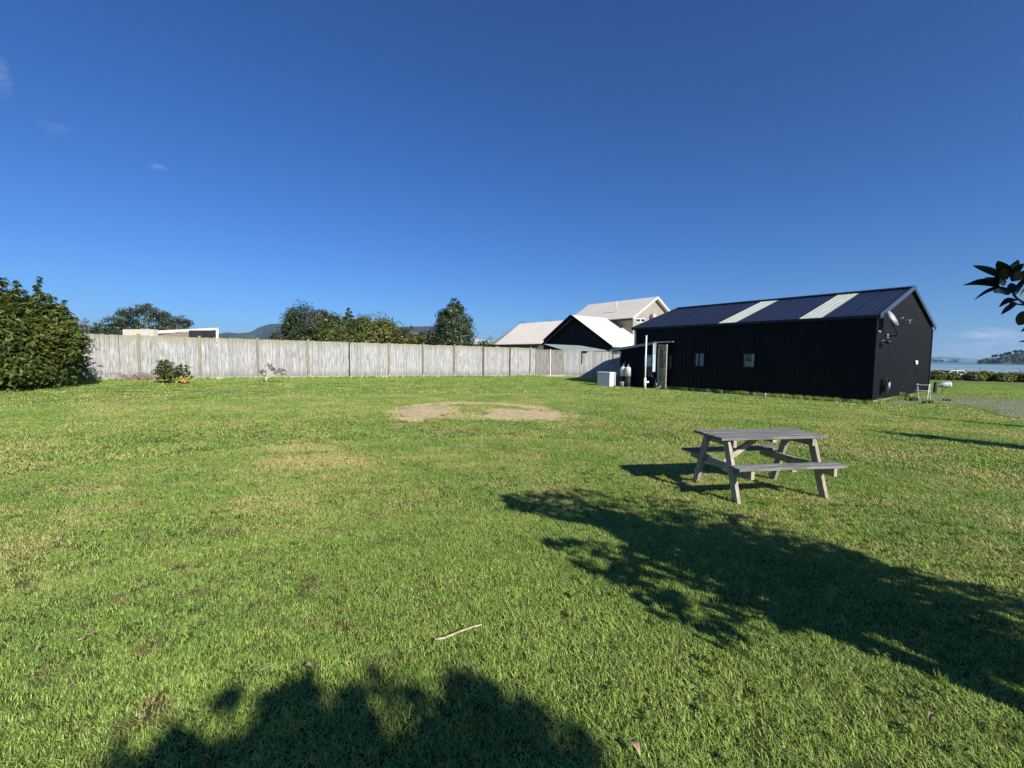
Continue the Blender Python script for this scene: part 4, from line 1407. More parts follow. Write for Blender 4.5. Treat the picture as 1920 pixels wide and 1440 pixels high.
for sg in (-1, 1):
    mb = MB(); mb.obox(O0, e, c, z, (-.03, .03), (sg * .49 - .085, sg * .49 + .085), (.385, .4105)); tpart('batten', mb, m_frame)

# ------------------------------------------------------------------ house with cream roofs beyond
house = empty('cream_roofed_house', (8.7, 38, .3), 'large neighbouring house with cream roofs and a black gable beyond the fence', 'house')
Np = Vector((8.7, 38, 0)); w = 9.4
ze, za = 2.7, 5.5
Fa, Ap = Np + Ld * w, Np + Ld * (w / 2)
def H3(p, z): return Vector((p.x, p.y, z))
mb = MB()
mb.slab([H3(Np, .2), H3(Np, ze), H3(Ap, za), H3(Fa, ze), H3(Fa, .2)], Wd, .2); mb.build('gable_wall', m_housewall, house)
mb = MB(); mb.obox(Np, Ld, Wd, Z, (.02, w - .02), (.21, 13), (.2, ze)); mb.build('wall', m_housewall, house)
def roofslab(a, b_, c_, d_, name='roof', mat=None, t=.10):
    n_ = (b_ - a).cross(d_ - a).normalized()
    if n_.z < 0: n_ = -n_
    mb = MB(); mb.slab([a, b_, c_, d_], n_, t); mb.build(name, mat or m_cream, house)
ov = -Wd * .45
dn = (H3(Np, ze) - H3(Ap, za)).normalized() * .35
dn2 = (H3(Fa, ze) - H3(Ap, za)).normalized() * .35
roofslab(H3(Ap, za) + ov, H3(Np, ze) + dn + ov, H3(Np, ze) + dn + Wd * 13, H3(Ap, za) + Wd * 13)
roofslab(H3(Ap, za) + ov, H3(Fa, ze) + dn2 + ov, H3(Fa, ze) + dn2 + Wd * 13, H3(Ap, za) + Wd * 13)
for (q0, q1, m_) in ((H3(Ap, za), H3(Np, ze) + dn, m_darktrim), (H3(Ap, za), H3(Fa, ze) + dn2, m_taupe)):
    mb = MB(); mb.beam(q0 + ov * 1.06 - Z * .02, q1 + ov * 1.06 - Z * .02, .05, .26 if m_ is m_darktrim else .42, Wd); mb.build('barge_board', m_blackdull, house)
# left low wing
e1, e2 = P(1014, 645.5, 44), P(928, 647, 48)
r1, r2 = P(1058, 602, 48), P(975, 608, 51.5)
mb = MB(); mb.slab([e1, e2, r2, r1], (0, 0, 1), .08); mb.build('roof', m_cream, house)
mb = MB(); mb.slab([e2, P(918, 646.5, 55), r2], (0, 0, 1), .08); mb.build('roof', m_cream, house)
mb = MB(); mb.beam(e1 - Z * .05, e2 - Z * .05, .08, .14, Wd); mb.build('gutter', m_darktrim, house)
mb = MB(); mb.slab([H3(e1, .2) + Wd * .5, H3(e2, .2) + Wd * .5, H3(e2, e2.z - .1) + Wd * .5, H3(e1, e1.z - .1) + Wd * .5], Wd, .2); mb.build('wall', m_taupe, house)
# upper storey
Rn = Vector((14.4, 44, 0)); zr = 7.66
hwid, zev = 3.8, 5.38
def UU(u, v, z): return Rn + Ld * u + Wd * v + Z * z
LU = 9.2
mb = MB(); mb.slab([UU(.35, -3.3, 2.5), UU(.35, -3.3, 5.6), UU(.35, 0, zr - .1), UU(.35, 3.3, 5.6), UU(.35, 3.3, 2.5)], Ld, .2); mb.build('upper_gable_wall', m_taupe, house)
mb = MB(); mb.obox(UU(0, 0, 0), Ld, Wd, Z, (.56, LU - .4), (-3.28, 3.28), (2.5, 5.55)); mb.build('upper_wall', m_taupe, house)
roofslab(UU(0, 0, zr), UU(0, -hwid, zev), UU(LU, -hwid, zev), UU(LU, 0, zr))
roofslab(UU(0, 0, zr), UU(0, hwid, zev), UU(LU, hwid, zev), UU(LU, 0, zr))
for sg in (-1, 1):
    mb = MB(); mb.beam(UU(-.03, 0, zr), UU(-.03, sg * hwid, zev), .05, .22, Ld); mb.build('barge_board', m_creamtrim, house)
    mb = MB(); mb.obox(UU(0, sg * hwid, zev), Ld, Wd, Z, (.1, LU), (-.05, .05), (-.16, -.02)); mb.build('gutter', m_darktrim, house)
def on_ug(px, py):
    return hit(px, py, UU(.35, 0, 0), Ld)
for (x0_, x1_) in ((1192, 1199), (1201, 1208)):
    a_, b_ = on_ug(x0_, 598), on_ug(x1_, 603.5)
    va, vb = (a_ - Rn).dot(Wd), (b_ - Rn).dot(Wd)
    mb = MB(); mb.obox(UU(.35, 0, 0), Ld, Wd, Z, (-.06, .0), (va - .07, vb + .07), (b_.z - .07, a_.z + .07)); f = mb.build('window', m_white, house)
    mb = MB(); mb.obox(UU(.35, 0, 0), Ld, Wd, Z, (-.075, -.061), (va, vb), (b_.z, a_.z)); mb.build('pane', m_glassdark, f)
q = P(1156, 573, 45); mb = MB(); mb.tube([q - Z * .5, q + Z * .42], .05, 8); mb.build('flue', m_whitedull, house, True)
q = on_ug(1222, 596)
hd = empty('house_dish', q, 'white satellite dish on the upper gable of the cream roofed house', 'satellite dish')
fc = Vector((.25, -.9, .35)).normalized()
mb = MB(); mb.lathe(q + fc * .35, fc, [(.0, .02), (.005, .15), (.02, .26), (.04, .34), (.03, .34), (.01, .25), (-.01, .02)], 20); mb.build('reflector', m_dish, hd, True)
mb = MB(); mb.tube([q, q + fc * .35], .03, 6); mb.build('bracket', m_darktrim, hd)
# carport
cp = empty('carport', P(1080, 657, 36), 'low carport with a pale green sheet roof just behind the side fence', 'carport')
qa, qb, qc, qd = P(1019, 645.5, 40), P(1088, 648.5, 39), P(1138, 657.5, 35.6), P(1060, 658, 35)
mb = MB(); mb.slab([qa, qb, qc, qd], Z, .03); mb.build('roof', m_greenroof, cp)
mb = MB(); mb.slab([qa - Z * .06, qd - Z * .03, H3(qd, 1.3), H3(qa, 1.3)], Wd, .05); mb.build('side_panel', m_blackdull, cp)
for q in (qb, qc, qd):
    mb = MB(); mb.tube([H3(q, .2), q - Z * .01], .05, 6); mb.build('post', m_darkpost, cp)

# ------------------------------------------------------------------ white flat-roofed house at the left
wh_ = empty('white_flat_house', P(320, 640, 40), 'white-edged house with low sloping roof behind the left of the fence', 'house')
def bb(name, px0, py0, px1, py1, Y0, Y1, mat, dz=0, dep=.4, par=None):
    a_, b_ = P(px0, py0, Y0), P(px1, py0, Y1)
    c_, d_ = P(px1, py1, Y1), P(px0, py1, Y0)
    n_ = (b_ - a_).cross(Z).normalized()
    if n_.y < 0: n_ = -n_
    mb = MB(); mb.slab([a_, b_, c_, d_], n_, dep)
    return mb.build(name, mat, par or wh_)
bb('fascia', 230, 617.5, 288, 640, 38, 38, m_creamtrim, dep=.5)
a_, b_, c_, d_ = P(288, 620, 38.3), P(409, 614.5, 41), P(409, 618.5, 41), P(288, 626, 38.3)
mb = MB(); mb.slab([a_, b_, c_, d_], (-.62, .78, -.02), 5); mb.build('roof', m_creamtrim, wh_)
bb('wall', 288, 622, 354, 650, 38.5, 39.6, m_brown, dep=.4)
f = bb('window', 354, 619.5, 405, 650, 39.7, 40.9, m_housewall, dep=.3)
bb('post', 405, 617, 409.5, 650, 40.8, 40.9, m_white, dep=.15)
bb('chimney', 408, 616, 409.5, 619, 42, 42.1, m_whitedull, dep=.2)
# grey-roofed and pale-roofed houses further back
gh = empty('grey_roofed_house', P(790, 650, 62), 'far house with a charcoal grey roof between the shrubs and conical tree', 'house')
a_, b_, c_, d_ = P(748, 615, 64), P(830, 613, 64), P(836, 624, 59), P(744, 625, 59)
mb = MB(); mb.slab([a_, b_, c_, d_], Z, .15); mb.build('roof', m_greyroof, gh)
a2, b2 = c_ + Vector((0, .4, -.1)), d_ + Vector((0, .4, -.1))
mb = MB(); mb.slab([a2, b2, H3(b2, .2), H3(a2, .2)], (0, 1, 0), 5); mb.build('wall', m_taupe, gh)
ph = empty('pale_roofed_house', P(905, 646, 58), 'sliver of a pale roofed house right of the conical tree', 'house')
a_, b_, c_, d_ = P(893, 637, 62), P(930, 640, 60), P(932, 644.5, 57), P(880, 644.5, 57)
mb = MB(); mb.slab([a_, b_, c_, d_], Z, .1); mb.build('roof', m_cream, ph)
a2, b2 = c_ + Vector((0, .4, -.1)), d_ + Vector((0, .4, -.1))
mb = MB(); mb.slab([a2, b2, H3(b2, .2), H3(a2, .2)], (0, 1, 0), 4); mb.build('wall', m_taupe, ph)
# dark slat screen behind the paling fence
ds = empty('dark_screen', P(760, 645, 33), 'dark slatted screen showing just above the paling fence', 'screen')
for k in range(38):
    px = 690 + k * 3.6
    Yk = 33 + k * .12
    q = P(px, 641 + k * .07, Yk)
    mb = MB(); mb.box((q.x - .055, q.y - .01, .3), (q.x + .055, q.y + .01, q.z)); mb.build('slat', m_blackdull, ds)
q1, q2 = P(690, 646, 33.05), P(827, 648.6, 37.6)
mb = MB(); mb.beam(q1 + Vector((0, .05, 0)), q2 + Vector((0, .05, 0)), .04, .08); mb.build('rail', m_blackdull, ds)

# ------------------------------------------------------------------ hedge, scrub and car at the right
HG = 'rounded hedge bushes at the edge of the lawn'
hedge = [(1738, 1768, 695, 712.5, 42, 'yellowish rounded hedge bush showing just right of the shed corner'), (1768, 1801, 700, 712.5, 43, 'low hedge bush in front of the white car'),
         (1806, 1842, 699, 713.5, 40, 'dark hedge bush right of the gap beside the car'), (1832, 1866, 696.5, 713.5, 41, 'taller bright green hedge bush in the middle of the row'),
         (1863, 1896, 700, 714.5, 40, 'dark hedge bush right of the tallest one'), (1886, 1917, 699, 715, 41, 'green hedge bush second from the frame edge'), (1911, 1960, 700, 716, 39.5, 'hedge bush cut by the right frame edge'),
         (1950, 2010, 700, 717, 39, 'hedge bush outside the frame')]
for i, (x0_, x1_, yt, yb, Yh, lab) in enumerate(hedge[:7]):
    a_, b_ = P(x0_, yb, Yh), P(x1_, yb, Yh)
    cx = (a_.x + b_.x) / 2; hwd = (b_.x - a_.x) / 2
    g0 = Tz(cx, Yh); top = P((x0_ + x1_) / 2, yt, Yh).z
    o = empty('hedge_bush', (cx, Yh, g0), lab, 'bush', HG)
    Hh = top - g0
    lb = [(cx, Yh, g0 + Hh * .5, hwd * .82, hwd * .75, Hh * .5), (cx - hwd * .3, Yh, g0 + Hh * .45, hwd * .6, hwd * .6, Hh * .42), (cx + hwd * .4, Yh - .2, g0 + Hh * .5, hwd * .55, hwd * .5, Hh * .42)]
    mb = MB(); limbs(mb, (cx, Yh, g0), lb, .05, i, 5, .05); mb.build('stem', m_bark, o)
    leafcloud('foliage', o, m_leafhedge, lb, 3500, .14, 60 + i, clump=12, shell=.75, spread=.1, updir=.8, kind='stuff')
lobs = []
sr = random.Random(4)
for k in range(170):
    Yk = sr.uniform(62, 120); px = sr.uniform(1735, 2300)
    q = P(px, 690, Yk)
    gz = Tz(q.x, q.y)
    hh = sr.uniform(.35, .95)
    lobs.append((q.x, q.y, gz + hh * .3, sr.uniform(1.5, 4), sr.uniform(1.5, 3), hh))
for k in range(26):
    px = 1740 + k * 16 + sr.uniform(-5, 5); Yk = sr.uniform(118, 126)
    q = P(px, 690, Yk); gz = Tz(q.x, q.y)
    lobs.append((q.x, q.y, gz + .3, sr.uniform(3, 5), 3, sr.uniform(.5, 1.0)))
tag(leafcloud('coastal_scrub', None, m_leafscrub, lobs, 42000, .32, 77, clump=20, shell=.7, spread=.14, updir=.8), 'low brown-green scrub between the hedge and the sea', 'scrub', kind='stuff')

# white car behind the hedge, nose to the left
q = P(1781, 706, 66)
cg = Tz(q.x, 66)
car = empty('white_car', (q.x, 66, cg), 'white car with dark windscreen parked behind the hedge bushes', 'car')
def cs(x, y, z): return Vector((q.x + x, 66 + y, cg + z))
prof = [(-2.1, .35), (-2.1, .72), (-1.2, .88), (2.0, .92), (2.1, .5), (2.1, .35)]
mb = MB(); mb.slab([cs(x, -.8, z_) for x, z_ in prof], (0, 1, 0), 1.6); mb.build('body', m_white, car)
mb = MB(); mb.slab([cs(x, -.7, z_) for x, z_ in ((-1.15, .885), (-.45, 1.36), (1.35, 1.36), (1.85, .925))], (0, 1, 0), 1.4); mb.build('window', m_glassdark, car)
mb = MB(); mb.slab([cs(x, -.74, z_) for x, z_ in ((-.5, 1.362), (-.4, 1.43), (1.3, 1.43), (1.42, 1.362))], (0, 1, 0), 1.48); mb.build('roof', m_white, car)
for xa, xb in ((-.45, -1.15), (1.35, 1.85), (.4, .4)):
    mb = MB(); mb.beam(cs(xa, -.715, 1.37), cs(xb, -.715, .9), .03, .07, (0, 1, 0)); mb.build('pillar', m_white, car)
for xw in (-1.35, 1.35):
    for yw in (-.82, .62):
        mb = MB(); mb.lathe(cs(xw, yw, .31), (0, 1, 0), [(0, .2), (.0, .31), (.2, .31), (.2, .2)], 18); wl2 = mb.build('wheel', m_tyre, car, True)

# ------------------------------------------------------------------ tree beside the camera (its branch and its shadow)
poly_sh = [(935, 928), (1030, 918), (1170, 916), (1340, 955), (1480, 985), (1600, 1035), (1760, 1085), (1925, 1112), (2400, 1250), (2500, 1500), (2200, 1430), (1925, 1302), (1800, 1245), (1650, 1182), (1560, 1175), (1470, 1178), (1395, 1245), (1330, 1205), (1240, 1160), (1180, 1120), (1100, 1075), (1010, 1015), (1090, 1010), (1180, 1030), (1130, 990), (1040, 975), (950, 955)]
pw = [G(x_, y_, 0.0) for x_, y_ in poly_sh]
PSH = np.array([(p.x, p.y) for p in pw])
def frame_px(p):
    d = p - np.array(CAM)
    f_ = d @ np.array(fw)
    x_ = 960 + FPX * (d @ np.array(rt)) / np.where(f_ > .05, f_, .05)
    y_ = 720 - FPX * (d @ np.array(up)) / np.where(f_ > .05, f_, .05)
    return (f_ > .0) & (x_ > -60) & (x_ < 1960) & (y_ > -60) & (y_ < 1500)
def gapnoise(g_):
    a, b_ = g_[:, 0], g_[:, 1]
    return np.sin(9 * a + 3 * np.sin(4 * b_)) * np.sin(8 * b_ + 2.5 * np.sin(6 * a + 1))
def in_fringe(g_):                               # leaves whose shadow makes the lacy near edge, crown shaped to it
    return g_[:, 0] < -.1 + (4.71 - g_[:, 1]) * 1.05
def ground_of(p):
    return np.stack([p[:, 0] + SHX * p[:, 2], p[:, 1] + SHY * p[:, 2]], 1)
def clear_of_view(p, g_):
    return inpoly(g_[:, 0], g_[:, 1], PSH) & ~frame_px(p) & (p[:, 2] > .35)
def keep_right(p):
    g_ = ground_of(p)
    return ~(gapnoise(g_ * 1.6) > np.where(g_[:, 0] > 1.5, .93, .72)) & ~in_fringe(g_) & clear_of_view(p, g_)
def keep_outer(p):
    g_ = ground_of(p)
    return in_fringe(g_) & ~(gapnoise(g_ * 2.2) > .45) & clear_of_view(p, g_)
rt_base = Vector((3.9, .35, 0))
btree = empty('loquat_tree', rt_base, 'broad-leaved tree at the right whose branch reaches into the frame', 'tree')
lobT = [(3.3, .55, 1.9, 1.5, 1.1, 1.4), (2.6, .5, 2.6, 1.2, .8, 1.0), (3.9, .9, 1.5, 1.4, 1.0, 1.1), (2.6, .9, 1.6, .8, .6, .9), (2.0, .55, 2.9, .9, .6, .8), (4.3, .3, 2.4, 1.3, 1.0, 1.2), (3.4, -.2, 3.0, 1.3, .8, .8)]
leafcloud('crown', btree, m_leafbranch, lobT, 17000, .13, 21, clump=12, shell=.1, aspect=.38, spread=.10, updir=.8, keep=keep_right, kind='stuff')
leafcloud('outer_leaves', btree, m_leafbranch, lobT, 5200, .12, 22, clump=14, shell=.05, aspect=.38, spread=.042, updir=.8, keep=keep_outer, kind='stuff')
mb = MB()
mb.tube([rt_base - Z * .1, rt_base + Vector((-.05, .05, .5)), rt_base + Vector((-.25, .1, 1.3)), rt_base + Vector((-.6, .15, 2.3))], [.10, .085, .07, .03], 10)
for e_ in ((3.3, 1.0, 2.1), (3.2, .4, 2.6), (4.4, .9, 2.3), (3.5, -.1, 2.8), (4.5, .2, 2.8)):
    s0 = rt_base + Vector((-.2, .1, 1.1)); e_ = Vector(e_)
    mb.tube([s0, s0.lerp(e_, .5) + Z * .1, e_], [.04, .025, .008], 6)
YB = 2.05
bpts = [rt_base + Vector((-.25, .1, 1.3)), Vector((3.0, 1.35, 1.72)), P(1990, 640, 1.98), P(1925, 572, YB), P(1905, 558, YB), P(1890, 535, YB)]
mb.tube(bpts, [.03, .02, .012, .006, .005, .004], 6)
mb.tube([P(1925, 572, YB), P(1905, 570, YB), P(1893, 567, YB)], [.005, .004, .003], 6)
mb.tube([P(1990, 640, 1.98), P(1950, 625, 2.0), P(1922, 612, 2.02)], [.008, .006, .004], 6)
mb.build('trunk', m_bark, btree, True)
# the leaves of that branch, each its own piece: base px, tip px, width px, depth offset at the tip, sag
LV = [((1888, 522), (1824, 498), 12, .03, 3), ((1890, 518), (1871, 489), 17, -.05, 0), ((1885, 527), (1846, 521), 12, -.06, -2), ((1892, 520), (1909, 487), 15, .04, 2),
      ((1889, 524), (1880, 504), 16, -.10, 0), ((1895, 522), (1920, 494), 12, -.04, 4), ((1897, 528), (1932, 505), 16, .05, 3), ((1888, 528), (1874, 528), 15, -.12, 0),
      ((1876, 538), (1805, 535), 9, .02, 6), ((1880, 526), (1858, 522), 11, .05, 2), ((1876, 536), (1816, 531), 8, -.05, 7), ((1890, 540), (1826, 563), 7, .04, 9),
      ((1889, 548), (1862, 548), 10, -.06, 3), ((1894, 552), (1874, 543), 12, .03, 2), ((1899, 556), (1920, 532), 9, .06, 4), ((1902, 545), (1935, 515), 8, -.05, 2),
      ((1908, 562), (1873, 576), 10, .02, 7), ((1906, 567), (1877, 590), 9, -.03, 2), ((1903, 566), (1892, 577), 9, .05, 1), ((1894, 548), (1909, 545), 10, .03, 0),
      ((1912, 556), (1945, 530), 9, .0, 3), ((1924, 582), (1909, 610), 20, .03, -3), ((1938, 612), (1914, 622), 7, .02, 2), ((1935, 640), (1909, 641), 4, .0, 1),
      ((1922, 535), (1950, 560), 12, .03, 2), ((1895, 530), (1901, 548), 12, -.07, 0), ((1897, 518), (1925, 515), 14, -.09, 0)]
lr = random.Random(8)
for (b0, t0, wpx, dz_, sag) in LV:
    pb, ptp = P(b0[0], b0[1], YB), P(t0[0], t0[1], YB + dz_)
    axis = ptp - pb
    L_ = axis.length
    view = (pb - CAM).normalized()
    side = axis.cross(view).normalized()
    nrm_ = side.cross(axis).normalized()
    roll = lr.uniform(-.5, .5)
    side = (side * math.cos(roll) + nrm_ * math.sin(roll)).normalized()
    nrm_ = side.cross(axis).normalized()
    wd = wpx / FPX * YB / 2 / max(.75, math.cos(roll))
    V = []; F = []
    for i in range(8):
        q_ = i / 7
        wq = wd * (math.sin(math.pi * min(1, q_ * .96 + .03) ** .85) ** .8) if 0 < i < 7 else wd * .05
        cpt = pb + axis * q_ + Vector((0, 0, sag / FPX * YB * math.sin(math.pi * q_)))
        V += [cpt - side * wq + nrm_ * wq * .22, cpt, cpt + side * wq + nrm_ * wq * .22]
    for i in range(7):
        a_ = i * 3
        F += [(a_, a_ + 1, a_ + 4, a_ + 3), (a_ + 1, a_ + 2, a_ + 5, a_ + 4)]
    mk('leaf', V, F, m_leafbranch, btree, True)

# tree behind the camera, whose shadow falls on the near lawn
psb = [(180, 1460), (230, 1400), (265, 1365), (300, 1385), (420, 1370), (440, 1290), (500, 1300), (560, 1262), (610, 1330), (680, 1235), (735, 1250), (760, 1300), (830, 1285), (880, 1265), (905, 1285), (950, 1265), (975, 1320), (1040, 1345), (1100, 1400), (1180, 1420), (1190, 1480), (1400, 2400), (-1400, 2400), (60, 1500)]
PSB = np.array([(p.x, p.y) for p in [G(x_, y_, 0.0) for x_, y_ in psb]])
order = np.argsort(PSB[:21, 0])
def keep_back(p, edge=False):
    g_ = ground_of(p)
    yb = np.interp(g_[:, 0], PSB[:21, 0][order], PSB[:21, 1][order])
    dep = yb - g_[:, 1]
    ins = (g_[:, 0] > PSB[0, 0] - .05) & (g_[:, 0] < PSB[20, 0] + .1)
    if edge:
        return (dep > -.06) & (dep < .5) & ins & (p[:, 1] < -.6)
    return (dep + .18 * gapnoise(g_ * 2.3) > .20) & ~(gapnoise(g_ * 2.6 + 1) > .5 + 1.2 * np.clip(dep, 0, 1)) & ins & (p[:, 1] < -.6)
tb = Vector((3.5, -4.4, 0))
bt = empty('garden_tree', tb, 'leafy tree behind the viewer that shades the front of the lawn', 'tree')
lobB = [(gx - SHX * gz_, gy - SHY * gz_, gz_, q_, q_, q_ * .75) for gx, gy, gz_, q_ in ((-1.55, 1.5, 3.5, .55), (-1.15, 2.0, 3.9, .5), (-.75, 2.3, 4.3, .5), (-.3, 2.15, 4.0, .5), (.1, 1.95, 4.4, .5), (.35, 1.65, 4.7, .45), (-1.3, 1.1, 3.9, .8), (-.6, 1.4, 3.6, .8), (.0, 1.2, 4.2, .8), (-.7, .6, 4.4, 1.1), (.2, .3, 3.8, 1.0), (-1.3, .2, 4.2, 1.0))]
rb = random.Random(12)
for k in range(34):                               # loose outer twigs
    gx = rb.uniform(-1.9, .75)
    gy = np.interp(gx, [-1.9, -1.5, -1.0, -.6, 0, .4, .75], [1.75, 1.95, 2.3, 2.5, 2.35, 2.05, 1.75]) + rb.uniform(-.35, .12)
    gz_ = rb.uniform(3.4, 4.6); q_ = rb.uniform(.10, .22)
    lobB.append((gx - SHX * gz_, gy - SHY * gz_, gz_, q_, q_, q_))
leafcloud('crown', bt, m_leafdark, lobB, 14500, .11, 31, clump=16, shell=.1, spread=.2, keep=keep_back, kind='stuff')
leafcloud('outer_leaves', bt, m_leafdark, lobB, 4600, .11, 33, clump=14, shell=.1, spread=.06, keep=lambda p: keep_back(p, True), kind='stuff')
mb = MB(); limbs(mb, tb, lobB[6:10], .11, 5, 8); mb.build('trunk', m_bark, bt, True)

# two slender trees outside the right edge, seen by their shadows
def slim(px, py, h, r_, n_, lab, seed, sparse):
    tip = TG(px, py)
    b_ = Vector((tip.x - SHX * h, tip.y - SHY * h, 0))
    o = empty('slender_tree', b_, lab, 'tree', 'slender trees beside the drive')
    lb = [(b_.x, b_.y, h * q_, r_ * (1.15 - q_ * .75), r_ * (1.15 - q_ * .75), h * .10) for q_ in (.3, .42, .54, .66, .78, .9)]
    mb = MB(); mb.tube([b_ - Z * .1, b_ + Z * h * .5, b_ + Z * h * .95], [.07, .045, .012], 8); mb.build('trunk', m_bark, o, True)
    leafcloud('crown', o, m_leafmid, lb, n_, .11, seed, clump=10, shell=.2, spread=.2, kind='stuff')
slim(1612, 805, 3.3, .42, 3600, 'slender leafy tree beside the drive, nearer the viewer', 51, 0)
slim(1630, 775, 3.9, .36, 900, 'sparse slender tree beside the drive, further from the viewer', 52, 1)

# ------------------------------------------------------------------ grass
def clump_mesh(name, n, radius, h, wdt, seed, mat, lean=.9):
    rg_ = np.random.default_rng(seed)
    a = rg_.random(n) * 6.283; q = np.sqrt(rg_.random(n)) * radius
    base = np.stack([np.cos(a) * q, np.sin(a) * q, np.full(n, -.004)], 1)
    d = rg_.random(n) * 6.283
    hh = h * (.45 + .75 * rg_.random(n))
    ln = hh * lean * (.2 + 1.1 * rg_.random(n))
    dirv = np.stack([np.cos(d), np.sin(d), np.zeros(n)], 1)
    side = np.stack([-np.sin(d), np.cos(d), np.zeros(n)], 1) * (wdt * (.6 + .7 * rg_.random(n)))[:, None] * .5
    up_ = np.array((0, 0, 1.0))
    mid = base + dirv * (ln * .32)[:, None] + up_ * (hh * .62)[:, None]
    tip = base + dirv * ln[:, None] + up_ * hh[:, None]
    V = np.stack([base - side, base + side, mid + side * .85, mid - side * .85, tip + side * .12, tip - side * .12], 1).reshape(-1, 3)
    i = np.arange(n)[:, None] * 6
    F = np.concatenate([i + np.array((0, 1, 2, 3)), i + np.array((3, 2, 4, 5))], 0)
    me = bpy.data.meshes.new(name)
    me.from_pydata(V.tolist(), [], F.tolist())
    me.update()
    me.materials.append(mat)
    o = bpy.data.objects.new(name, me)
    return o

def broad_mesh(name, n, radius, seed):
    rg_ = random.Random(seed)
    mb = MB()
    for k in range(n):
        a = 6.28 * k / n + rg_.uniform(-.3, .3)
        l = radius * rg_.uniform(.6, 1); w_ = l * .32
        d = Vector((math.cos(a), math.sin(a), 0)); s_ = Vector((-math.sin(a), math.cos(a), 0))
        i = len(mb.v)
        mb.v += [(0, 0, .005), tuple(d * l * .5 + s_ * w_ * .5 + Z * .03), tuple(d * l + Z * .022), tuple(d * l * .5 - s_ * w_ * .5 + Z * .03)]
        mb.f.append((i, i + 1, i + 2, i + 3))
    me = bpy.data.meshes.new(name); me.from_pydata(mb.v, [], mb.f); me.materials.append(m_broad)
    return bpy.data.objects.new(name, me)

gsrc = bpy.data.collections.new('grass_sources')
src = []
for k in range(4):
    src.append(clump_mesh('blade_clump', 95, .10, .021, .0042, 100 + k, m_blade, 1.5))       # 0-3 near
for k in range(3):
    src.append(clump_mesh('blade_clump', 85, .17, .026, .0075, 110 + k, m_blade, 1.4))       # 4-6 mid
for k in range(3):
    src.append(clump_mesh('blade_clump', 85, .34, .030, .016, 120 + k, m_blade, 1.3))        # 7-9 far
for k in range(2):
    src.append(broad_mesh('broad_clump', 7, .06, 130 + k))                               # 10-11
src.append(clump_mesh('blade_clump', 26, .03, .085, .005, 140, m_blade, .6))             # 12 tufts
for i, s in enumerate(src):
    s.name = 'grass_source_%02d' % i
    gsrc.objects.link(s)

rgn = np.random.default_rng(12)
def wedge(r0_, r1_, dens, half=62, cen=0):
    c_ = 1 / math.sqrt(dens)                      # jittered grid: even cover without bald gaps
    gx, gy = np.meshgrid(np.arange(-r1_, r1_, c_), np.arange(0, r1_, c_))
    x_ = gx.ravel() + (rgn.random(gx.size) - .5) * c_ * 1.5
    y_ = gy.ravel() + (rgn.random(gx.size) - .5) * c_ * 1.5
    rr_ = np.hypot(x_, y_)
    aa = np.degrees(np.arctan2(x_, y_)) - cen
    k_ = (rr_ > r0_) & (rr_ < r1_) & (np.abs(aa) < half)
    return x_[k_], y_[k_], rr_[k_]
PX = []; PV = []; PS = []
def deadmask(x, y):
    e1_ = np.hypot((x + 2.35) / .75, (y - 11.75) / 1.35); e2_ = np.hypot((x - .35) / 1.15, (y - 11.35) / .85)
    rr_ = np.hypot(x + 1.05, y - 11.9)
    return (e1_ < 1) | (e2_ < 1) | ((np.abs(rr_ - 1.95) < .2) & (y > 12.3))
def lownoise(x, y):
    return (np.sin(x * 1.3 + 2 * np.sin(y * .7)) + np.sin(y * 1.9 + 1.7 * np.sin(x * .9 + 1)) + np.sin((x + y) * 3.1) * .6) / 2.6
shed_poly = [(S(u_, v_).x, S(u_, v_).y) for u_, v_ in ((-.08, -.08), (LEN + 2, -.6), (LEN + 2, WID), (-.08, WID))]
for (ra, rb, dens, lo, hi, smul) in ((1.1, 4.5, 230, 0, 4, 1.0), (4.2, 8.5, 130, 0, 4, 1.2), (8, 17, 46, 4, 7, 1.1), (16, 46, 9, 7, 10, 1.05)):
    x, y, r_ = wedge(ra, rb, dens)
    d_ = (x - F0[0]) * FN[0] + (y - F0[1]) * FN[1]
    k = (d_ > .12) & ~(inpoly(x, y, GRAVEL) & (rgn.random(len(x)) + .35 * lownoise(x * 1.6, y * 1.3) < .66)) & ~inpoly(x, y, shed_poly)
    k &= ~(deadmask(x, y) & (rgn.random(len(x)) < .3))
    x, y, r_ = x[k], y[k], r_[k]
    v_ = rgn.integers(lo, hi, len(x))
    s_ = smul * (.7 + .55 * rgn.random(len(x)) ** 1.5) * (1 + .18 * lownoise(x, y) + .07 * lownoise(x * 5.1 + 3, y * 4.7))
    s_ = np.where(deadmask(x, y), s_ * .5, s_)
    PX.append(np.stack([x, y, T(x, y)], 1)); PV.append(v_); PS.append(s_)
# broad-leaved weeds, mostly front right, and loose taller tufts
x, y, r_ = wedge(1.2, 6.5, 26, 60)
k = rgn.random(len(x)) < np.clip(.25 + .35 * x + .3 * lownoise(x * 1.7, y * 1.7), 0.03, 1)
x, y = x[k], y[k]
PX.append(np.stack([x, y, T(x, y) + .012], 1)); PV.append(rgn.integers(10, 12, len(x))); PS.append(.4 + .7 * rgn.random(len(x)))
x, y, r_ = wedge(1.2, 9, 9, 60)
PX.append(np.stack([x, y, T(x, y)], 1)); PV.append(np.full(len(x), 12)); PS.append(.45 + .35 * rgn.random(len(x)))
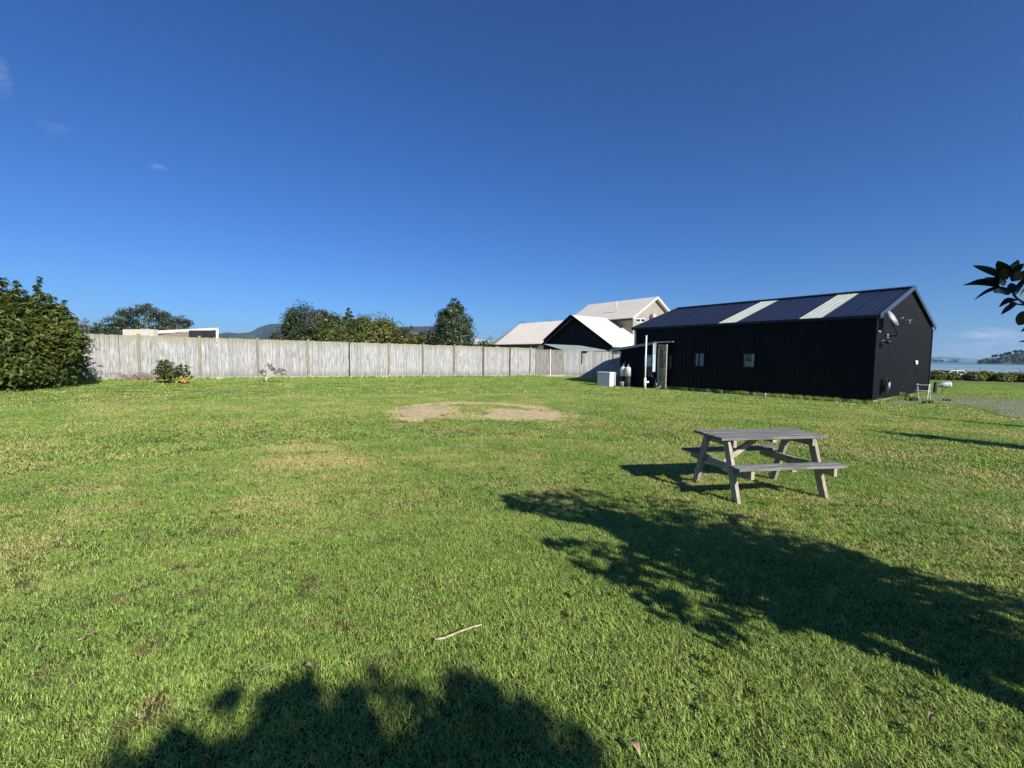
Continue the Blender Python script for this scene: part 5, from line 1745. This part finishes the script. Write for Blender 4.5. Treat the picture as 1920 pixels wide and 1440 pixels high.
# longer grass along the foot of the fence and the shed
for (a_, b_, n_, off) in ((F0, F1, 900, .10),):
    tt = rgn.random(n_)
    q_ = a_[None] + (b_ - a_)[None] * tt[:, None] + FN[None] * (off + rgn.random(n_) * .15)[:, None]
    PX.append(np.stack([q_[:, 0], q_[:, 1], T(q_[:, 0], q_[:, 1])], 1)); PV.append(np.full(n_, 12)); PS.append(1.0 + .9 * rgn.random(n_))
for (u0_, v0_, u1_, v1_) in ((0, -.12, LEN - 1.6, -.12), (-.12, 0, -.12, WID)):
    n_ = 260
    tt = rgn.random(n_)
    pts = [S(u0_ + (u1_ - u0_) * t_, v0_ + (v1_ - v0_) * t_) for t_ in tt]
    q_ = np.array([(p.x, p.y) for p in pts]) + rgn.normal(0, .05, (n_, 2))
    PX.append(np.stack([q_[:, 0], q_[:, 1], T(q_[:, 0], q_[:, 1])], 1)); PV.append(np.full(n_, 12)); PS.append(1.0 + 1.2 * rgn.random(n_))
PX = np.concatenate(PX); PV = np.concatenate(PV).astype(np.int32); PS = np.concatenate(PS).astype(np.float32)
me = bpy.data.meshes.new('lawn_grass')
me.vertices.add(len(PX))
PX[:, 2] += .004
me.vertices.foreach_set('co', PX.astype(np.float32).ravel())
at = me.attributes.new('variant', 'INT', 'POINT'); at.data.foreach_set('value', PV)
at = me.attributes.new('size', 'FLOAT', 'POINT'); at.data.foreach_set('value', PS)
at = me.attributes.new('turn', 'FLOAT', 'POINT'); at.data.foreach_set('value', (rgn.random(len(PX)) * 6.283).astype(np.float32))
me.materials.append(m_blade)
gr = bpy.data.objects.new('lawn_grass', me)
COL.objects.link(gr)
tag(gr, 'short green grass blades covering the whole lawn', 'grass', kind='stuff')
ng = bpy.data.node_groups.new('scatter_grass', 'GeometryNodeTree')
ng.interface.new_socket('Geometry', in_out='INPUT', socket_type='NodeSocketGeometry')
ng.interface.new_socket('Geometry', in_out='OUTPUT', socket_type='NodeSocketGeometry')
gi = ng.nodes.new('NodeGroupInput'); gout = ng.nodes.new('NodeGroupOutput')
ci = ng.nodes.new('GeometryNodeCollectionInfo')
ci.inputs['Collection'].default_value = gsrc
ci.inputs['Separate Children'].default_value = True
ci.inputs['Reset Children'].default_value = True
ip = ng.nodes.new('GeometryNodeInstanceOnPoints')
ip.inputs['Pick Instance'].default_value = True
def named(nm, typ):
    n_ = ng.nodes.new('GeometryNodeInputNamedAttribute'); n_.data_type = typ; n_.inputs[0].default_value = nm
    return n_.outputs['Attribute']
cx_ = ng.nodes.new('ShaderNodeCombineXYZ')
ng.links.new(named('turn', 'FLOAT'), cx_.inputs[2])
e2r = ng.nodes.new('FunctionNodeEulerToRotation')
ng.links.new(cx_.outputs[0], e2r.inputs[0])
ng.links.new(gi.outputs[0], ip.inputs['Points'])
ng.links.new(ci.outputs[0], ip.inputs['Instance'])
ng.links.new(named('variant', 'INT'), ip.inputs['Instance Index'])
ng.links.new(e2r.outputs[0], ip.inputs['Rotation'])
ng.links.new(named('size', 'FLOAT'), ip.inputs['Scale'])
ng.links.new(ip.outputs[0], gout.inputs[0])
md = gr.modifiers.new('scatter', 'NODES'); md.node_group = ng

# ------------------------------------------------------------------ things lying on the lawn
def stick(px0, py0, px1, py1, r_, lab, mat, bend=.02, seed=0, mid=None):
    rs = random.Random(seed)
    a, b_ = TG(px0, py0), TG(px1, py1)
    pts = []
    n_ = 7
    sd = (b_ - a).cross(Z).normalized()
    for i in range(n_):
        q_ = i / (n_ - 1)
        p = a.lerp(b_, q_) + sd * (math.sin(q_ * math.pi * 2) * bend + rs.uniform(-.3, .3) * bend) + Z * (.035 + rs.uniform(-.003, .003))
        pts.append(p)
    mb = MB(); mb.tube(pts, [r_ * (1.05 - .35 * i / n_) for i in range(n_)], 8)
    # a snapped side twig
    mb.tube([pts[3], pts[3] + sd * .02 + Z * .012], [r_ * .5, r_ * .2], 5)
    o = mb.build('stick', mat, None, True)
    tag(o, lab, 'stick', 'sticks on the lawn')
stick(815, 1211, 903, 1181, .0068, 'longest pale bleached stick lying on the near lawn', m_stick, .006, 1)
stick(398, 966, 436, 962, .005, 'thin dark twig on the grass left of centre', m_bark, .01, 2)
stick(145, 1212, 176, 1197, .005, 'reddish bark strip on the grass near the left edge', m_dryleaf, .006, 3)
stick(486, 1268, 518, 1256, .002, 'thin straw-coloured twig at the upper rim of the near shadow', m_stick, .006, 4)
stick(705, 1118, 716, 1106, .003, 'small pale twig above the near shadow left of the bleached stick', m_stick, .002, 5)
stick(124, 1305, 141, 1292, .0025, 'short pale straw at the lower left of the lawn', m_stick, .002, 6)
def dleaf(px, py, L_, lab, mat, seed):
    L_ *= .72
    rs = random.Random(seed)
    a = TG(px, py) + Z * .035
    th = rs.uniform(0, 6.28)
    d = Vector((math.cos(th), math.sin(th), 0)); s_ = Vector((-math.sin(th), math.cos(th), 0))
    V = []; F = []
    for i in range(6):
        q_ = i / 5
        w_ = L_ * .22 * math.sin(math.pi * min(.97, max(.05, q_)))
        c_ = a + d * L_ * (q_ - .5) + Z * (.02 * math.sin(q_ * 3.1))
        V += [c_ - s_ * w_ + Z * w_ * .7, c_, c_ + s_ * w_ + Z * w_ * .5]
    for i in range(5):
        k_ = i * 3
        F += [(k_, k_ + 1, k_ + 4, k_ + 3), (k_ + 1, k_ + 2, k_ + 5, k_ + 4)]
    tag(mk('fallen_leaf', V, F, mat, None, True), lab, 'leaf', 'fallen leaves on the lawn')
m_paleleaf = plain('pale_dry_leaf', (.34, .25, .16), .7, .25, var=.3, scale=30)
for k, (px, py, L_, lab, mt) in enumerate(((1190, 1418, .10, 'curled dark brown leaf at the bottom edge of the lawn', m_dryleaf), (578, 1266, .08, 'pale curled leaf at the upper rim of the near shadow', m_paleleaf),
        (984, 1355, .05, 'small pinkish leaf inside the right end of the near shadow', m_paleleaf), (770, 1118, .05, 'small tan leaf above and left of the bleached stick', m_paleleaf),
        (648, 1262, .05, 'small tan leaf left of centre by the near shadow rim', m_paleleaf), (885, 1270, .06, 'brown leaf in the near shadow below the bleached stick', m_dryleaf),
        (1300, 1310, .06, 'brown leaf on the bright grass between the two shadows', m_dryleaf), (1745, 1360, .07, 'tan leaf on the bright grass at the lower right', m_dryleaf), (75, 1230, .06, 'brown leaf near the left edge of the lawn', m_dryleaf))):
    dleaf(px, py, L_, lab, mt, 60 + k)

# ------------------------------------------------------------------ haze
HAZE = 1
if HAZE:
    mb = MB(); mb.box((-9800, -9800, -14), (9800, 9800, 420))
    hz = mb.build('haze', None)
    hm = bpy.data.materials.new('haze_air'); hm.use_nodes = True
    t = hm.node_tree
    t.nodes.remove(t.nodes['Principled BSDF'])
    pv = t.nodes.new('ShaderNodeVolumePrincipled')
    pv.inputs['Color'].default_value = (.40, .66, 1.0, 1)
    pv.inputs['Density'].default_value = .00007
    pv.inputs['Anisotropy'].default_value = 0.1
    link(t, pv.outputs[0], t.nodes['Material Output'].inputs['Volume'])
    hz.data.materials.append(hm)
    hz['kind'] = 'stuff'
    hz['label'] = 'thin pale blue air haze over the whole place'
print('points', len(PX))
